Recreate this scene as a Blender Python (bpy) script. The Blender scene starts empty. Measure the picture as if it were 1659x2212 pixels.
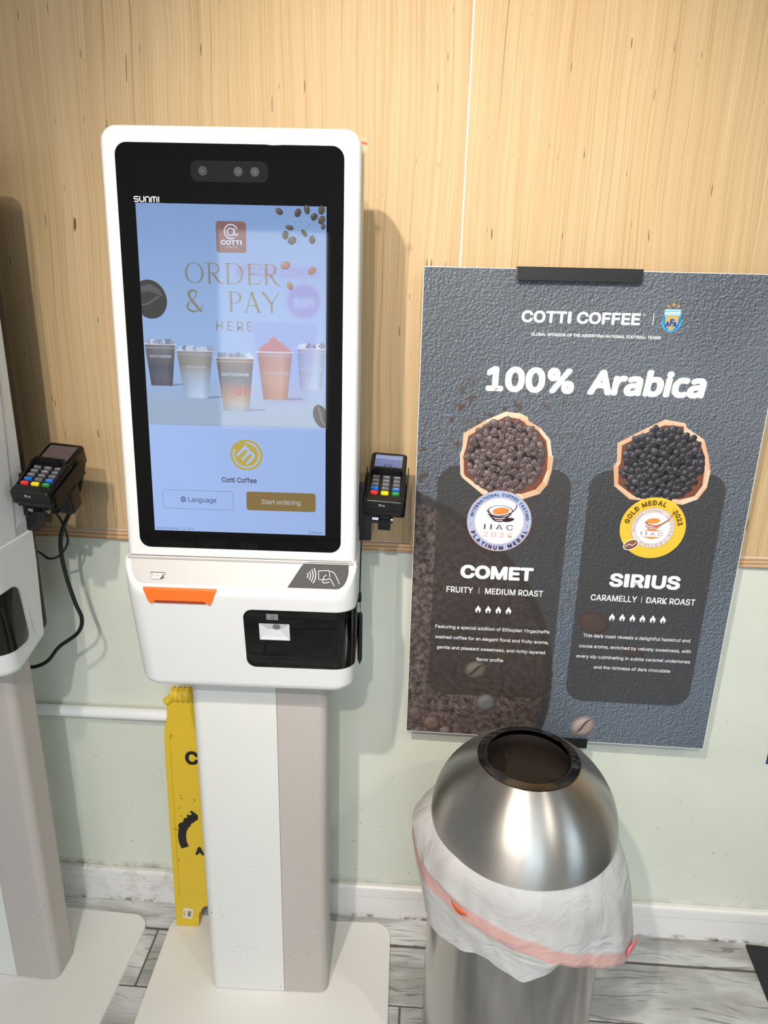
import bpy, bmesh, math, random, os
from math import sin, cos, tan, pi, radians, sqrt, atan2
from mathutils import Vector, Matrix

random.seed(7)
SC = bpy.context.scene
COL = SC.collection

# ------------------------------------------------------------------ camera
F_PX, PITCH, YAW, ROLL = 1558.44, radians(18.341), radians(3.103), radians(1.380)
fw = Vector((-sin(YAW)*cos(PITCH), cos(YAW)*cos(PITCH), -sin(PITCH)))
rt = Vector((cos(YAW), sin(YAW), 0)); up = rt.cross(fw)
r2 = rt*cos(ROLL)+up*sin(ROLL); u2 = -rt*sin(ROLL)+up*cos(ROLL)
cam = bpy.data.cameras.new('camera')
cam.sensor_fit = 'VERTICAL'; cam.sensor_height = 24.0; cam.lens = F_PX*24.0/2212.0
cam.clip_start = 0.02
co = bpy.data.objects.new('camera', cam); COL.objects.link(co)
M = Matrix((( r2.x, u2.x, -fw.x, 0.0), (r2.y, u2.y, -fw.y, -1.4692), (r2.z, u2.z, -fw.z, 1.5998), (0, 0, 0, 1)))
co.matrix_world = M
SC.camera = co

# ------------------------------------------------------------------ world, light, exposure
SC.view_settings.view_transform = 'Standard'
SC.view_settings.look = 'None'
SC.view_settings.exposure = 0.18
SC.view_settings.gamma = 1.0
SC.view_settings.use_curve_mapping = False
SC.cycles.use_denoising = True
SC.cycles.max_bounces = 7
SC.cycles.diffuse_bounces = 4
SC.cycles.glossy_bounces = 4
SC.cycles.sample_clamp_indirect = 4.0
W = bpy.data.worlds.new('sky'); SC.world = W; W.use_nodes = True
bg = W.node_tree.nodes['Background']
bg.inputs[0].default_value = (0.78, 0.89, 1.0, 1); bg.inputs[1].default_value = 5.0

def area(name, loc, rot, sx, sy, power, col, portal=False):
    l = bpy.data.lights.new(name, 'AREA'); l.shape = 'RECTANGLE'; l.size = sx; l.size_y = sy
    l.energy = power; l.color = col
    if portal: l.cycles.is_portal = True
    o = bpy.data.objects.new(name, l); o.location = loc; o.rotation_euler = rot; COL.objects.link(o); return o
def aim(o, tgt):
    d = Vector(tgt)-o.location; o.rotation_euler = d.to_track_quat('-Z', 'Y').to_euler()
def spot(name, loc, tgt, power, col, ang=60, blend=.6, rad=.024):
    l = bpy.data.lights.new(name, 'SPOT'); l.energy = power; l.color = col; l.spot_size = radians(ang); l.spot_blend = blend
    l.shadow_soft_size = rad
    o = bpy.data.objects.new(name, l); o.location = loc; COL.objects.link(o); aim(o, tgt); return o
area('window_portal_front', (.75, -4.98, 1.35), (radians(90), 0, 0), 1.7, 2.3, 1, (1, 1, 1), True)
area('window_portal_right', (3.18, -2.9, 1.45), (radians(90), 0, radians(90)), 1.4, 1.7, 1, (1, 1, 1), True)
SPOTS = [((-.50, -1.78, 2.62), (.14, 0, 1.1), 128, (1, .91, .80), 60, 1.0),
         ((-.15, -2.70, 2.80), (.10, 0, .65), 112, (1, .93, .84), 66, .8),
         ((.05, -.80, 2.66), (.02, 0, 2.2), 19, (1, .80, .50), 80, 1.0),
         ((1.25, -1.9, 2.72), (.70, 0, .9), 36, (1, .93, .82), 62, .7),
         ((-1.35, -2.2, 2.78), (-.8, 0, .6), 6, (1, .90, .76), 60, .7)]
for i, s in enumerate(SPOTS):
    spot('track_lamp', s[0], s[1], s[2], s[3], s[4], s[5])
area('ceiling_light', (.3, -2.4, 2.99), (0, 0, 0), 1.6, .8, 8, (1, .97, .92))

# ------------------------------------------------------------------ helpers
def lin(v):
    v = v/255.0
    return v/12.92 if v <= .04045 else ((v+.055)/1.055)**2.4
def C(r, g, b): return (lin(r), lin(g), lin(b), 1.0)

class NT:
    """tiny builder for shader maths"""
    def __init__(s, name):
        s.m = bpy.data.materials.new(name); s.m.use_nodes = True
        s.nt = s.m.node_tree; s.b = s.nt.nodes['Principled BSDF']; s.N = s.nt.nodes; s.L = s.nt.links
    def put(s, sock, v):
        if v is None: return
        if hasattr(v, 'is_output'): s.L.new(v, sock)
        else: sock.default_value = v
    def math(s, op, a, b=None, c=None, clamp=False):
        n = s.N.new('ShaderNodeMath'); n.operation = op; n.use_clamp = clamp
        s.put(n.inputs[0], a); s.put(n.inputs[1], b); s.put(n.inputs[2], c); return n.outputs[0]
    def coord(s, kind='Object'):
        return s.N.new('ShaderNodeTexCoord').outputs[kind]
    def xyz(s, v):
        n = s.N.new('ShaderNodeSeparateXYZ'); s.L.new(v, n.inputs[0]); return n.outputs[0], n.outputs[1], n.outputs[2]
    def comb(s, x, y, z):
        n = s.N.new('ShaderNodeCombineXYZ'); s.put(n.inputs[0], x); s.put(n.inputs[1], y); s.put(n.inputs[2], z); return n.outputs[0]
    def scale(s, v, sc):
        n = s.N.new('ShaderNodeMapping'); s.L.new(v, n.inputs[0]); n.inputs['Scale'].default_value = sc; return n.outputs[0]
    def noise(s, v, scale=5, detail=3, rough=.5, dist=0, out=0):
        n = s.N.new('ShaderNodeTexNoise'); s.L.new(v, n.inputs['Vector']); n.inputs['Scale'].default_value = scale
        n.inputs['Detail'].default_value = detail; n.inputs['Roughness'].default_value = rough; n.inputs['Distortion'].default_value = dist
        return n.outputs[out]
    def vor(s, v, scale=5, feat='F1', out=0):
        n = s.N.new('ShaderNodeTexVoronoi'); n.feature = feat; s.L.new(v, n.inputs['Vector']); n.inputs['Scale'].default_value = scale
        return n.outputs[out]
    def ss(s, v, lo, hi, a=0.0, b=1.0, lin_=False):
        n = s.N.new('ShaderNodeMapRange'); n.interpolation_type = 'LINEAR' if lin_ else 'SMOOTHSTEP'
        s.put(n.inputs[0], v); n.inputs[1].default_value = lo; n.inputs[2].default_value = hi
        n.inputs[3].default_value = a; n.inputs[4].default_value = b; return n.outputs[0]
    def mix(s, f, a, b, mode='MIX'):
        n = s.N.new('ShaderNodeMix'); n.data_type = 'RGBA'; n.blend_type = mode
        s.put(n.inputs[0], f); s.put(n.inputs[6], a); s.put(n.inputs[7], b); return n.outputs[2]
    def ramp(s, f, stops):
        n = s.N.new('ShaderNodeValToRGB'); s.put(n.inputs[0], f); e = n.color_ramp.elements
        while len(e) < len(stops): e.new(.5)
        for k, (p, c) in enumerate(stops): e[k].position = p; e[k].color = c
        return n.outputs[0]
    def attr(s, name, out='Color'):
        n = s.N.new('ShaderNodeAttribute'); n.attribute_name = name; return n.outputs[out]
    def objrand(s): return s.N.new('ShaderNodeObjectInfo').outputs['Random']
    def bump(s, h, strength=.3, dist=.002):
        n = s.N.new('ShaderNodeBump'); n.inputs['Strength'].default_value = strength; n.inputs['Distance'].default_value = dist
        s.L.new(h, n.inputs['Height']); s.L.new(n.outputs[0], s.b.inputs['Normal'])
    def set(s, **k):
        for n, v in k.items(): s.put(s.b.inputs[n.replace('_', ' ')], v)
        return s.m

def plain(name, col, rough=.4, metal=0.0, spec=.5, bump=None, spots=None, coat=0):
    s = NT(name)
    base = col
    co_ = s.coord()
    # every plain material keeps a faint procedural mottling
    n = s.noise(co_, 9, 4)
    base = s.mix(s.math('MULTIPLY', n, .06), col, (col[0]*.8, col[1]*.8, col[2]*.8, 1))
    if spots:
        v = s.noise(co_, spots[0], 4, .6); msk = s.ss(v, spots[1], spots[1]+.03)
        lo = s.noise(co_, 6, 2); msk = s.math('MULTIPLY', msk, s.ss(lo, .45, .62))
        x, y, z = s.xyz(co_); msk = s.math('MULTIPLY', msk, s.ss(z, spots[3], 0.0))
        base = s.mix(msk, base, spots[2])
    s.set(Base_Color=base, Roughness=rough, Metallic=metal)
    s.b.inputs['Specular IOR Level'].default_value = spec
    s.b.inputs['Coat Weight'].default_value = coat
    if bump: s.bump(s.noise(co_, bump[0], 3), bump[1], bump[2])
    return s.m

MT = {}
MT['white'] = plain('white_plastic', C(224, 225, 224), .34, bump=(900, .04, .0005))
MT['white_rim'] = plain('white_gloss_plastic', C(243, 245, 245), .25)
MT['tray'] = plain('pale_tray_plastic', C(192, 188, 185), .42, bump=(900, .06, .0005))
MT['plate'] = plain('white_painted_steel_plate', C(240, 239, 234), .38, spots=(190, .74, C(120, 105, 90), 1.0))
MT['colw'] = plain('white_painted_column', C(222, 222, 217), .4, bump=(700, .05, .0005), spots=(120, .63, C(130, 115, 100), .55))
MT['colg'] = plain('grey_painted_column', C(186, 179, 172), .4, bump=(700, .05, .0005), spots=(120, .63, C(110, 100, 90), .55))
MT['glass'] = plain('black_glass', C(5, 5, 6), .035, spec=.55)
MT['lens'] = plain('smoked_camera_window', C(27, 28, 30), .08)
MT['black'] = plain('black_plastic', C(20, 20, 21), .36, bump=(600, .1, .0006))
MT['blackm'] = plain('black_coated_metal', C(14, 14, 15), .45, bump=(700, .1, .0006))
MT['backpl'] = plain('dark_brown_black_back_plate', C(30, 25, 21), .5)
MT['rubber'] = plain('black_rubber_cable', C(13, 13, 14), .5)
MT['orange'] = plain('orange_plastic', C(236, 112, 38), .35)
MT['dkorange'] = plain('dark_orange_recess', C(150, 55, 15), .5)
MT['nfc'] = plain('dark_grey_sticker', C(52, 52, 55), .5, spec=.3)
MT['keyg'] = plain('grey_key_rubber', C(96, 99, 104), .45)
MT['keyr'] = plain('red_key_rubber', C(225, 50, 50), .4)
MT['keyb'] = plain('blue_key_rubber', C(30, 110, 205), .4)
MT['keyy'] = plain('yellow_key_rubber', C(240, 220, 30), .4)
MT['keygr'] = plain('green_key_rubber', C(30, 130, 60), .4)
MT['steelb'] = plain('steel_bolt', C(190, 190, 190), .3, 1.0)
MT['yellow'] = plain('yellow_sign_plastic', C(222, 188, 46), .42, bump=(260, .25, .001), spots=(70, .62, C(120, 90, 20), 2.0))
MT['paperw'] = plain('white_paper', C(228, 226, 220), .6)
MT['ceil'] = plain('white_ceiling_paint', C(235, 235, 232), .8)
MT['wallp'] = plain('off_white_wall_paint', C(225, 225, 220), .8)
MT['dark'] = plain('dark_window_frame', C(40, 42, 45), .5)
MT['blue'] = plain('blue_print', C(38, 74, 150), .45)
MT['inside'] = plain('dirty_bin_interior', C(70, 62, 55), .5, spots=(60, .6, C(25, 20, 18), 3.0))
MT['clear'] = None

def attr_mat(name, emit=False, rough=.35, spec=.5):
    s = NT(name); c = s.attr('ink')
    if emit:
        s.set(Base_Color=(.004, .004, .004, 1), Roughness=.04)
        s.b.inputs['Specular IOR Level'].default_value = .55
        s.put(s.b.inputs['Emission Color'], c); s.b.inputs['Emission Strength'].default_value = .85
    else:
        s.set(Base_Color=c, Roughness=rough); s.b.inputs['Specular IOR Level'].default_value = spec
    return s.m
INK = attr_mat('printed_ink', rough=.45, spec=.3)
LCD = attr_mat('backlit_screen_pixels', True)
LBL = attr_mat('moulded_black_lettering', rough=.4)

def tag(o, label=None, cat=None, group=None, kind=None):
    if label: o['label'] = label
    if cat: o['category'] = cat
    if group: o['group'] = group
    if kind: o['kind'] = kind
    return o
def link(name, me, mats, parent=None, loc=None, rot=None):
    o = bpy.data.objects.new(name, me)
    if not isinstance(mats, (list, tuple)): mats = [mats]
    if not me.materials:
        for m in mats: me.materials.append(m)
    COL.objects.link(o)
    if me.get('wn'):
        w_ = o.modifiers.new('shading', 'WEIGHTED_NORMAL'); w_.keep_sharp = True; w_.weight = 80
    if parent: o.parent = parent
    if loc is not None: o.location = loc
    if rot is not None: o.rotation_euler = rot
    return o
def empty(name, loc, rz=0, label=None, cat=None, group=None):
    o = bpy.data.objects.new(name, None); COL.objects.link(o); o.location = loc; o.rotation_euler = (0, 0, rz)
    o.empty_display_size = .05
    return tag(o, label, cat, group)
class G:
    """collects vertices and faces with an optional colour per vertex and a material index per face"""
    def __init__(s): s.v = []; s.f = []; s.c = []; s.mi = []; s.uv = {}
    def add(s, v, f, c=None, mi=0):
        n = len(s.v); s.v += [tuple(p) for p in v]; s.f += [tuple(i+n for i in q) for q in f]; s.mi += [mi]*len(f)
        s.c += ([c]*len(v) if (c is None or not isinstance(c, list)) else c); return s
    def mesh(s, name, smooth=False, ink=False):
        me = bpy.data.meshes.new(name); me.from_pydata(s.v, [], s.f)
        for p, m in zip(me.polygons, s.mi): p.material_index = m; p.use_smooth = smooth
        if ink:
            a = me.color_attributes.new('ink', 'FLOAT_COLOR', 'POINT')
            flat = []
            for c in s.c: flat += list(c if c else (1, 1, 1, 1))
            a.data.foreach_set('color', flat)
        me.update(); return me
def fixn(me):
    b = bmesh.new(); b.from_mesh(me); bmesh.ops.recalc_face_normals(b, faces=b.faces); b.to_mesh(me); b.free(); return me
def sharp(me, ang=35):
    b = bmesh.new(); b.from_mesh(me)
    bmesh.ops.recalc_face_normals(b, faces=b.faces)
    for f in b.faces: f.smooth = True
    for e in b.edges:
        if len(e.link_faces) == 2 and e.calc_face_angle(0) > radians(ang): e.smooth = False
    b.to_mesh(me); b.free(); me['wn'] = 1; return me
def rrect(x0, x1, y0, y1, r, seg=6):
    if not isinstance(r, (list, tuple)): r = [r]*4
    pts = []
    for (cx, cy, a0, rr) in ((x1, y1, 0, r[0]), (x0, y1, 90, r[1]), (x0, y0, 180, r[2]), (x1, y0, 270, r[3])):
        ox = cx-rr if cx == x1 else cx+rr; oy = cy-rr if cy == y1 else cy+rr
        if rr <= 0: pts.append((cx, cy)); continue
        for k in range(seg+1):
            a = radians(a0+90*k/seg); pts.append((ox+rr*cos(a), oy+rr*sin(a)))
    return pts
def inset(pts, d):
    n = len(pts); out = []
    ar = sum(pts[i][0]*pts[(i+1) % n][1]-pts[(i+1) % n][0]*pts[i][1] for i in range(n)); sg = 1 if ar > 0 else -1
    for i in range(n):
        p, q, s_ = Vector(pts[i-1]), Vector(pts[i]), Vector(pts[(i+1) % n])
        a = (q-p); b = (s_-q)
        if a.length < 1e-9: a = b
        if b.length < 1e-9: b = a
        n1 = Vector((-a.y, a.x)).normalized()*sg; n2 = Vector((-b.y, b.x)).normalized()*sg
        m = (n1+n2); m = m.normalized() if m.length > 1e-6 else n1
        k = 1/max(.4, m.dot(n1)); out.append((q.x+m.x*d*k, q.y+m.y*d*k))
    return out
def prism(g, pts, f3, a, b, ba=0, bb=0, seg=3, c=None, mi=0):
    """extrude the outline from depth a to depth b; f3(x, y, depth) -> point; ba / bb = edge radius at each end"""
    rings = []
    if ba > 0:
        for k in range(seg+1):
            t = k/seg*pi/2; rings.append((inset(pts, ba*(1-sin(t))), a+(ba*(1-cos(t)))*(1 if b > a else -1)))
    else: rings.append((pts, a))
    if bb > 0:
        for k in range(seg+1):
            t = k/seg*pi/2; rings.append((inset(pts, bb*(1-cos(t))), b-(bb*(1-sin(t)))*(1 if b > a else -1)))
    else: rings.append((pts, b))
    n = len(pts); v = []; f = []
    for ring, d in rings: v += [f3(x, y, d) for x, y in ring]
    for j in range(len(rings)-1):
        for i in range(n): f.append((j*n+i, j*n+(i+1) % n, (j+1)*n+(i+1) % n, (j+1)*n+i))
    f.append(tuple(range(n))); f.append(tuple(range((len(rings)-1)*n, len(rings)*n)))
    g.add(v, f, c, mi); return g
XY = lambda x, y, d: (x, y, d)
XZ = lambda x, z, d: (x, d, z)
YZ = lambda y, z, d: (d, y, z)
def box(g, x0, x1, y0, y1, z0, z1, bev=0, c=None, mi=0):
    return prism(g, [(x0, y0), (x1, y0), (x1, y1), (x0, y1)], XY, z0, z1, bev, bev, 2, c, mi)
def bx(name, x0, x1, y0, y1, z0, z1, mat, parent=None, bev=0.0):
    g = G(); box(g, x0, x1, y0, y1, z0, z1, bev); return link(name, sharp(g.mesh(name)), mat, parent)
def tube(g, pts, r, seg=8, c=None, closed=False, mi=0):
    P = [Vector(p) for p in pts]; n = len(P); v = []; f = []
    pa = None
    for i in range(n):
        t = (P[min(i+1, n-1)]-P[max(i-1, 0)]).normalized()
        if pa is None:
            a = t.cross(Vector((0, 0, 1)))
            if a.length < .2: a = t.cross(Vector((1, 0, 0)))
        else:
            a = pa-t*pa.dot(t)
            if a.length < .05: a = t.cross(Vector((1, .3, 0)))
        a.normalize(); pa = a; b = a.cross(t).normalized(); rr = r[i] if isinstance(r, (list, tuple)) else r
        for k in range(seg): v.append(P[i]+(a*cos(2*pi*k/seg)+b*sin(2*pi*k/seg))*rr)
    for i in range(n-1):
        for k in range(seg): f.append((i*seg+k, i*seg+(k+1) % seg, (i+1)*seg+(k+1) % seg, (i+1)*seg+k))
    f.append(tuple(range(seg))[::-1]); f.append(tuple(range((n-1)*seg, n*seg)))
    g.add(v, f, c, mi); return g
def smooth_path(pts, n=8):
    P = [Vector(p) for p in pts]; out = []
    for i in range(len(P)-1):
        p0, p1, p2, p3 = P[max(i-1, 0)], P[i], P[i+1], P[min(i+2, len(P)-1)]
        for k in range(n):
            t = k/n
            out.append(.5*((2*p1)+(p2-p0)*t+(2*p0-5*p1+4*p2-p3)*t*t+(3*p1-p0-3*p2+p3)*t**3))
    out.append(P[-1]); return out
def lathe(g, prof, cx=0, cy=0, seg=64, c=None, mi=0, closed=False):
    v = []; f = []; n = len(prof)
    for k in range(seg):
        a = 2*pi*k/seg
        for r, z in prof: v.append((cx+r*cos(a), cy+r*sin(a), z))
    for k in range(seg):
        for i in range(n-1): f.append((k*n+i, ((k+1) % seg)*n+i, ((k+1) % seg)*n+i+1, k*n+i+1))
    g.add(v, f, c, mi); return g
def place(o, parent, loc, rot=None):
    o.parent = parent; o.location = loc
    if rot: o.rotation_euler = rot
    return o
def dup(root):
    def rec(o, par):
        c = o.copy(); COL.objects.link(c); c.parent = par
        for ch in o.children: rec(ch, c)
        return c
    kids = list(root.children)
    r = root.copy(); COL.objects.link(r)
    for ch in kids: rec(ch, r)
    return r

# ---- lettering (outlines of Blender's own interface font turned into flat meshes)
FONTS = {}
def font(kind='sans'):
    if kind in FONTS: return FONTS[kind]
    f = None
    try:
        p = os.path.join(bpy.utils.system_resource('DATAFILES'), 'fonts', {'sans': 'Inter.woff2', 'hum': 'NotoSansHebrew-Regular.woff2'}[kind])
        f = bpy.data.fonts.load(p)
    except Exception: f = None
    FONTS[kind] = f; return f
_cache = {}
def glyphs(s, bold=0.0, kind='sans', spacing=1.0):
    if bold > 0:                       # embolden by overprinting the outline in a small circle
        v0, f0 = glyphs(s, 0.0, kind, spacing); v = []; f = []; n = 8 if bold > .018 else 4
        for k in range(n):
            a = 2*pi*(k+.5)/n; o_ = len(v)
            v += [(p[0]+bold*cos(a), p[1]+bold*sin(a), k) for p in v0]; f += [tuple(i+o_ for i in q) for q in f0]
        return v, f
    key = (s, bold, kind, spacing)
    if key in _cache: return _cache[key]
    c = bpy.data.curves.new('lettering', 'FONT'); f = font(kind)
    if f: c.font = f
    plain_i = 'I' in s                 # this font's capital I carries serifs: set a bar instead and trim it to cap height
    c.body = s.replace('I', '|'); c.size = 1; c.resolution_u = 3; c.space_character = spacing; c.fill_mode = 'FRONT'
    o = bpy.data.objects.new('lettering', c); COL.objects.link(o)
    dg = bpy.context.evaluated_depsgraph_get(); ev = o.evaluated_get(dg); me = ev.to_mesh()
    v = [(p.co.x, p.co.y, 0) for p in me.vertices]; fc = [tuple(p.vertices) for p in me.polygons]
    ev.to_mesh_clear(); bpy.data.objects.remove(o); bpy.data.curves.remove(c)
    if plain_i:
        ch_ = cap(kind)
        tall = [i for i, p in enumerate(v) if p[1] > ch_*1.06 or p[1] < -.12]
        grp = []
        for i in sorted(tall, key=lambda i: v[i][0]):
            if grp and v[i][0]-v[grp[-1][-1]][0] < .10: grp[-1].append(i)
            else: grp.append([i])
        for q in grp:
            m_ = (v[q[0]][0]+v[q[-1]][0])/2
            for i in q: v[i] = (m_+(.046 if v[i][0] > m_ else -.046), ch_ if v[i][1] > .3 else 0.0, 0)
    _cache[key] = (v, fc); return v, fc
_caps = {}
def cap(kind='sans', bold=0.0):
    if (kind, bold) not in _caps: _caps[(kind, bold)] = max(p[1] for p in glyphs('H', bold, kind)[0])-min(p[1] for p in glyphs('H', bold, kind)[0])
    return _caps[(kind, bold)]
def text(g, s, x0, x1, z, h, f3, d, col, bold=0.0, kind='sans', shear=0.0, spacing=1.0, rot=0.0, mi=0):
    """lay text between x0 and x1 (x1 None: natural width) on baseline z with cap height h"""
    v, f = glyphs(s, bold, kind, spacing)
    if not v: return
    mn = min(p[0] for p in v); mx = max(p[0] for p in v); sy = h/cap(kind, bold)
    sx = (x1-x0)/(mx-mn) if x1 is not None else sy
    P = []
    for x, y, k in v:
        X = (x-mn)*sx+shear*y*sy; Y = y*sy
        P.append(f3(x0+X*cos(rot)-Y*sin(rot), z+X*sin(rot)+Y*cos(rot), d-1.5e-5*k))
    g.add(P, f, col, mi)
def arctext(g, s, cx, cz, r, a0, a1, h, f3, d, col, bold=0.0, inward=False):
    """text on a circle from angle a0 to a1 in degrees, clockwise from a0 (or anticlockwise when inward, below the centre)"""
    ws = []
    for ch in s:
        if ch == ' ': ws.append(.30); continue
        v, f = glyphs(ch, bold); ws.append(max(p[0] for p in v)-min(p[0] for p in v)+.13)
    tot = sum(ws); acc = 0; sy = h/cap('sans', bold)
    for ch, w in zip(s, ws):
        a = a0+(a1-a0)*(acc+w/2)/tot; acc += w
        if ch == ' ': continue
        v, f = glyphs(ch, bold); mn = min(p[0] for p in v); mx = max(p[0] for p in v)
        t = radians(a); rr = r
        ux, uz = (sin(t), -cos(t)) if not inward else (-sin(t), cos(t))
        nx, nz = (cos(t), sin(t)) if not inward else (-cos(t), -sin(t))
        if inward: rr = r+h
        P = []
        for x, y, k in v:
            X = (x-(mn+mx)/2)*sy; Y = y*sy
            P.append(f3(cx+rr*cos(t)+ux*X+nx*Y, cz+rr*sin(t)+uz*X+nz*Y, d-1.5e-5*k))
        g.add(P, f, col)
def poly(g, pts, f3, d, col, mi=0):
    g.add([f3(x, z, d) for x, z in pts], [tuple(range(len(pts)))], col, mi)
def disc(g, cx, cz, rx, rz, f3, d, col, seg=40, rot=0.0, mi=0):
    pts = []
    for k in range(seg):
        a = 2*pi*k/seg; x = rx*cos(a); z = rz*sin(a); pts.append((cx+x*cos(rot)-z*sin(rot), cz+x*sin(rot)+z*cos(rot)))
    poly(g, pts, f3, d, col, mi)
def ring(g, cx, cz, ro, ri, f3, d, col, seg=48, sx=1.0, a0=0, a1=360, six=None):
    v = []; f = []
    six = sx if six is None else six
    for k in range(seg+1):
        a = radians(a0+(a1-a0)*k/seg); v += [f3(cx+ro*sx*cos(a), cz+ro*sin(a), d), f3(cx+ri*six*cos(a), cz+ri*sin(a), d)]
    for k in range(seg): f.append((2*k, 2*k+2, 2*k+3, 2*k+1))
    g.add(v, f, col)
def line(g, pts, w, f3, d, col, mi=0):
    v = []; f = []; n = len(pts)
    for i in range(n):
        p = Vector(pts[max(i-1, 0)]); q = Vector(pts[min(i+1, n-1)]); t = (q-p)
        t = t.normalized() if t.length > 1e-9 else Vector((1, 0)); m = Vector((-t.y, t.x))
        ww = w[i] if isinstance(w, (list, tuple)) else w
        a = Vector(pts[i])+m*ww/2; b = Vector(pts[i])-m*ww/2; v += [f3(a.x, a.y, d), f3(b.x, b.y, d)]
    for i in range(n-1): f.append((2*i, 2*i+2, 2*i+3, 2*i+1))
    g.add(v, f, col, mi)
def arcp(cx, cz, r, a0, a1, n=14, sx=1.0): return [(cx+r*sx*cos(radians(a0+(a1-a0)*k/n)), cz+r*sin(radians(a0+(a1-a0)*k/n))) for k in range(n+1)]
def rpoly(g, x0, x1, z0, z1, r, f3, d, col, mi=0): poly(g, rrect(x0, x1, z0, z1, r, 7), f3, d, col, mi)
def bars(g, rows, f3, d):
    """rows of (z, x_left, x_right, colour_left, colour_right) joined into a shaded strip"""
    v = []; f = []; c = []
    for z, a, b, ca, cb in rows: v += [f3(a, z, d), f3(b, z, d)]; c += [ca, cb]
    for i in range(len(rows)-1): f.append((2*i, 2*i+1, 2*i+3, 2*i+2))
    g.add(v, f, c)
def bean(g, cx, cz, rx, rz, rot, f3, d, base, dark, light, crease=True):
    """printed coffee bean: shaded ellipse with its centre crease"""
    n = 16; v = [f3(cx, cz, d)]; c = [base]; f = []
    for j, q in enumerate((.6, 1.0)):
        for k in range(n):
            a = 2*pi*k/n; x = rx*q*cos(a); z = rz*q*sin(a); X = x*cos(rot)-z*sin(rot); Z = x*sin(rot)+z*cos(rot)
            v.append(f3(cx+X, cz+Z, d)); li = (Z*.8-X*.5)/max(rx, rz)
            t = .5+.5*li
            if j == 1: col = tuple(dark[i]*(1-t*.6)+base[i]*t*.6 for i in range(3))+(1,)
            else: col = tuple(base[i]*(1-max(li, 0)*1.3)+light[i]*max(li, 0)*1.3 for i in range(3))+(1,)
            c.append(col)
    for k in range(n): f.append((0, 1+k, 1+(k+1) % n)); f.append((1+k, 1+n+k, 1+n+(k+1) % n, 1+(k+1) % n))
    g.add(v, f, c)
    if crease:
        pts = []
        for k in range(9):
            t = -0.85+1.7*k/8; x = rx*t; z = rz*.16*sin(t*3.0); pts.append((cx+x*cos(rot)-z*sin(rot), cz+x*sin(rot)+z*cos(rot)))
        w = rz*.2
        line(g, pts, [w*.2, w*.7, w, w, w, w, w, w*.7, w*.2], f3, d-5e-6, dark)

# ------------------------------------------------------------------ structure: materials
def mat_floor_tile():
    s = NT('grey_wood_look_ceramic'); co_ = s.coord(); r = s.objrand()
    x, y, z = s.xyz(co_); off = s.math('MULTIPLY', r, 37.0)
    # slow swirl so the grain bends round knots
    bv = s.comb(s.math('ADD', s.math('MULTIPLY', x, 3.0), off), s.math('MULTIPLY', y, 9.0), off)
    sw = s.noise(bv, 1.0, 2)
    gy = s.math('ADD', s.math('MULTIPLY', y, 150.0), s.math('MULTIPLY', sw, 16.0))
    grain = s.noise(s.comb(s.math('MULTIPLY', x, 6.0), gy, off), 1.0, 5, .6)
    st = s.ss(grain, .57, .63)
    st2 = s.ss(s.noise(s.comb(s.math('MULTIPLY', x, 13.0), s.math('MULTIPLY', gy, 2.6), off), 1.0, 4, .7), .60, .68)
    patch = s.noise(s.comb(s.math('ADD', s.math('MULTIPLY', x, 6.0), off), s.math('MULTIPLY', y, 14.0), off), 1, 3)
    base = s.mix(s.ss(patch, .35, .66), C(186, 186, 182), C(232, 234, 233))
    tone = s.ss(r, 0, 1, .74, 1.0, True)
    base = s.mix(1.0, base, s.comb(tone, tone, tone), 'MULTIPLY')
    c = s.mix(s.math('MULTIPLY', st, .65), base, C(98, 96, 92))
    c = s.mix(s.math('MULTIPLY', st2, .6), c, C(70, 68, 65))
    dirt = s.ss(s.noise(s.scale(co_, (14, 14, 14)), 1, 5, .7), .64, .72)
    c = s.mix(s.math('MULTIPLY', dirt, .5), c, C(60, 52, 46))
    s.set(Base_Color=c, Roughness=.42); s.bump(s.math('SUBTRACT', 1.0, st), .25, .001)
    return s.m
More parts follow.
